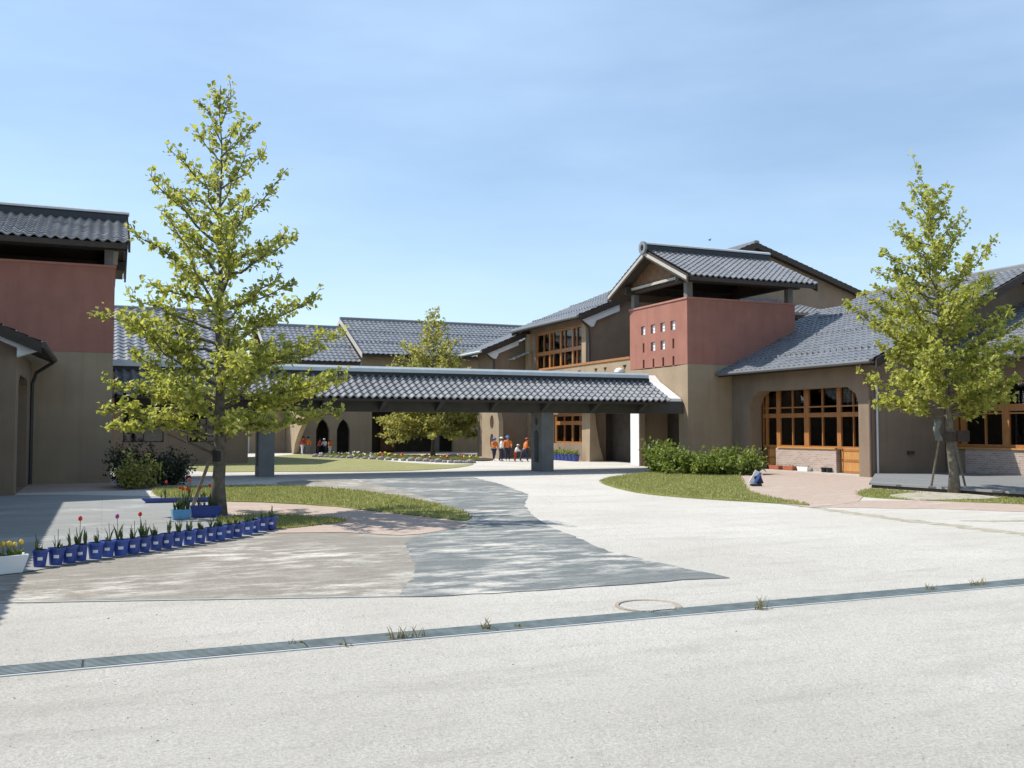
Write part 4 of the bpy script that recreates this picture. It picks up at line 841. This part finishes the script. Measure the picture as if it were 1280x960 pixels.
# ------------------------------------------------------------------ children in the courtyard
def skin_mesh(name, jts, edges, mt, parent, sub=1):
    me = bpy.data.meshes.new(name); me.from_pydata([j[0] for j in jts], edges, []); o = bpy.data.objects.new(name, me); C.objects.link(o)
    md = o.modifiers.new('skin', 'SKIN'); md.use_smooth_shade = True
    for i, j in enumerate(jts): me.skin_vertices[0].data[i].radius = (j[1], j[2] if len(j) > 2 else j[1])
    me.skin_vertices[0].data[0].use_root = True
    sm = o.modifiers.new('sub', 'SUBSURF'); sm.levels = sub; sm.render_levels = sub
    dg = bpy.context.evaluated_depsgraph_get(); ev = bpy.data.meshes.new_from_object(o.evaluated_get(dg)); o.modifiers.clear(); o.data = ev
    ev.materials.clear(); ev.materials.append(mt); o.parent = parent; o.name = name; ev.name = name; return o
def person(loc, h, rz, top, bottom, cap, label, group, stride=.0, arm=(.1, .1), lean=0.0, bag=None):
    t = thing('person', loc, label, 'person', group, rz)
    L = lean*h; hips = (0, 0, .5*h); chest = (0, -.35*L, .70*h); neck = (0, -.6*L, .83*h); head = (0, -.7*L, .9*h); crown = (0, -.72*L, .965*h)
    def leg(s, f): return [((s*.055*h, -f*.02*h, .47*h), .058*h), ((s*.06*h, -f*.14*h-.01*h, .27*h), .04*h), ((s*.06*h, -f*.14*h+(.06*h if f < 0 else 0), .05*h), .026*h), ((s*.065*h, -f*.14*h-.06*h, .02*h), .024*h)]
    def armj(s, f): return [((s*.115*h, -.5*L, .79*h), .036*h), ((s*.15*h, -.5*L-f*.1*h, .64*h), .028*h), ((s*.15*h, -.5*L-f*.3*h, .53*h+abs(f)*.12*h), .02*h), ((s*.15*h, -.5*L-f*.36*h, .49*h+abs(f)*.14*h), .019*h)]
    lg, rg_ = leg(-1, stride), leg(1, -stride); la, ra = armj(-1, arm[0]), armj(1, arm[1])
    J = [(hips, .075*h, .06*h), (chest, .085*h, .065*h), (neck, .032*h), (head, .062*h, .068*h), (crown, .045*h, .05*h)]; E = [(0, 1), (1, 2), (2, 3), (3, 4)]
    for ch, rootj in ((lg, 0), (rg_, 0), (la, 1), (ra, 1)):
        prev = rootj
        for j in ch: J.append(j); E.append((prev, len(J)-1)); prev = len(J)-1
    body = skin_mesh('body', J, E, skin, t, 2)
    # face, ears and fingers are merged into the one body mesh
    bm = bmesh.new(); bm.from_mesh(body.data); ex = MB()
    for s in (-1, 1):
        ex.ball((s*.024*h, head[1]-.062*h, .905*h), .008*h, 6, 4, 1); ex.ball((s*.064*h, head[1], .9*h), .014*h, 6, 4, 0, (.5, 1, 1.3))
        hd = (la if s < 0 else ra)[-1][0]
        for q in range(4): ex.tube([(hd[0]+(q-1.5)*.008*h, hd[1], hd[2]), (hd[0]+(q-1.5)*.011*h, hd[1]-.008*h, hd[2]-(.036-.004*abs(q-1.5))*h), (hd[0]+(q-1.5)*.01*h, hd[1]-.02*h, hd[2]-.052*h)], [.006*h, .0055*h, .004*h], 5)
        ex.tube([(hd[0]-s*.014*h, hd[1]-.004*h, hd[2]+.008*h), (hd[0]-s*.028*h, hd[1]-.014*h, hd[2]-.02*h)], [.007*h, .005*h], 5)
    ex.ball((0, head[1]-.068*h, .885*h), .01*h, 6, 4, 0); ex.ball((0, head[1]-.062*h, .865*h), .012*h, 6, 4, 2, (1.5, .5, .4))
    me2 = bpy.data.meshes.new('x'); me2.from_pydata(ex.v, [], ex.f); me2.polygons.foreach_set('material_index', ex.m); bm.from_mesh(me2); bm.to_mesh(body.data); bm.free()
    body.data.materials.append(hair_m); body.data.materials.append(cl['red']); body.data.polygons.foreach_set('use_smooth', [True]*len(body.data.polygons))
    Jt = [((0, 0, .49*h), .088*h, .072*h), (chest, .1*h, .08*h), ((0, -.55*L, .805*h), .05*h)]; Et = [(0, 1), (1, 2)]
    for ch in (la, ra):
        prev = 1
        for j in ch[:3]: Jt.append((j[0], j[1]*1.4+.006)); Et.append((prev, len(Jt)-1)); prev = len(Jt)-1
    skin_mesh('jacket', Jt, Et, top, t, 1)
    Jp = [((0, 0, .5*h), .085*h, .068*h)]; Ep = []
    for ch in (lg, rg_):
        prev = 0
        for j in ch[:3]: Jp.append((j[0], j[1]*1.25+.004)); Ep.append((prev, len(Jp)-1)); prev = len(Jp)-1
    skin_mesh('trousers', Jp, Ep, bottom, t, 1)
    o0 = Vector(loc)
    def loc_mb(): return MB()
    hm = MB(); hm.lathe((loc[0], loc[1]+head[1]+.012*h, loc[2]+.885*h), [(.074*h, 0), (.078*h, .03*h), (.068*h, .07*h), (.04*h, .098*h), (0, .105*h)], 12); hm.build('hair', hair_m, t, smooth=True, fix=False)
    cm = MB(); cm.lathe((loc[0], loc[1]+head[1]+.004*h, loc[2]+.925*h), [(.079*h, 0), (.078*h, .025*h), (.064*h, .052*h), (.03*h, .068*h), (0, .072*h)], 12)
    cm.add([(loc[0]-.06*h, loc[1]+head[1]-.06*h, loc[2]+.93*h), (loc[0]+.06*h, loc[1]+head[1]-.06*h, loc[2]+.93*h), (loc[0]+.045*h, loc[1]+head[1]-.13*h, loc[2]+.915*h), (loc[0]-.045*h, loc[1]+head[1]-.13*h, loc[2]+.915*h)], [(0, 1, 2, 3)]); cm.build('cap', cap, t, smooth=True, fix=False)
    for sh in (lg, rg_):
        a = sh[3][0]; MB().ball((loc[0]+a[0], loc[1]+a[1]+.02*h, loc[2]+.024*h), .024*h, 8, 6, sc=(1, 2.0, 1)).build('shoe', cl['white'], t, smooth=True, fix=False)
    return t
g_r = 'children walking in the courtyard'
KIDS = [(617.5, 576, 1.36, .3, 'orange', 'navy', 'blue', .3, (.5, .2), .05, 'child in an orange vest and blue cap at the left of the courtyard group'),
        (626.5, 577, 1.40, 1.2, 'white', 'navy', 'white', -.2, (.2, .3), .02, 'child in a white top and dark trousers beside the blue capped child'),
        (634.5, 576.5, 1.47, -.4, 'orange', 'navy', 'blue', .2, (.3, .5), .04, 'tallest child in an orange vest at the middle of the courtyard group'),
        (644, 577, .98, .9, 'white', 'red', 'white', .1, (.6, .6), .25, 'small stooping child in white and red low in the courtyard group'),
        (655.5, 577.5, 1.36, 1.4, 'orange', 'navy', 'red', .8, (-.3, .5), .16, 'child in orange striding next to the walkway pillar'),
        (378, 567.6, 1.32, .6, 'red', 'white', 'navy', .4, (.4, .2), .12, 'child in red with white shorts by the flared buttress'),
        (385.5, 567.4, 1.3, -.5, 'orange', 'grey', 'navy', .1, (.2, .2), .05, 'child in orange next to the child with white shorts'),
        (398, 567.8, 1.15, .8, 'red', 'navy', 'navy', .3, (.3, .5), .2, 'child in red stooping before the first arch'),
        (407, 567.8, 1.15, -.8, 'white', 'navy', 'white', -.3, (.5, .3), .22, 'child in a white top leaning between the two arches'),
        (412.5, 568, 1.08, .4, 'orange', 'white', 'orange', .1, (.2, .2), .1, 'child in orange nearest the second arch')]
for x, y, h, rz, a, b, c_, st, ar, ln, lb in KIDS:
    p = gp(x, y)
    if y < 570:
        p = at_y(x, 540, 60.6); p = (p[0], 60.6, 0.0)
    person((p[0], p[1], .01), h*.86, rz, cl[a], cl[b], cl[c_], lb, g_r, st, ar, ln)
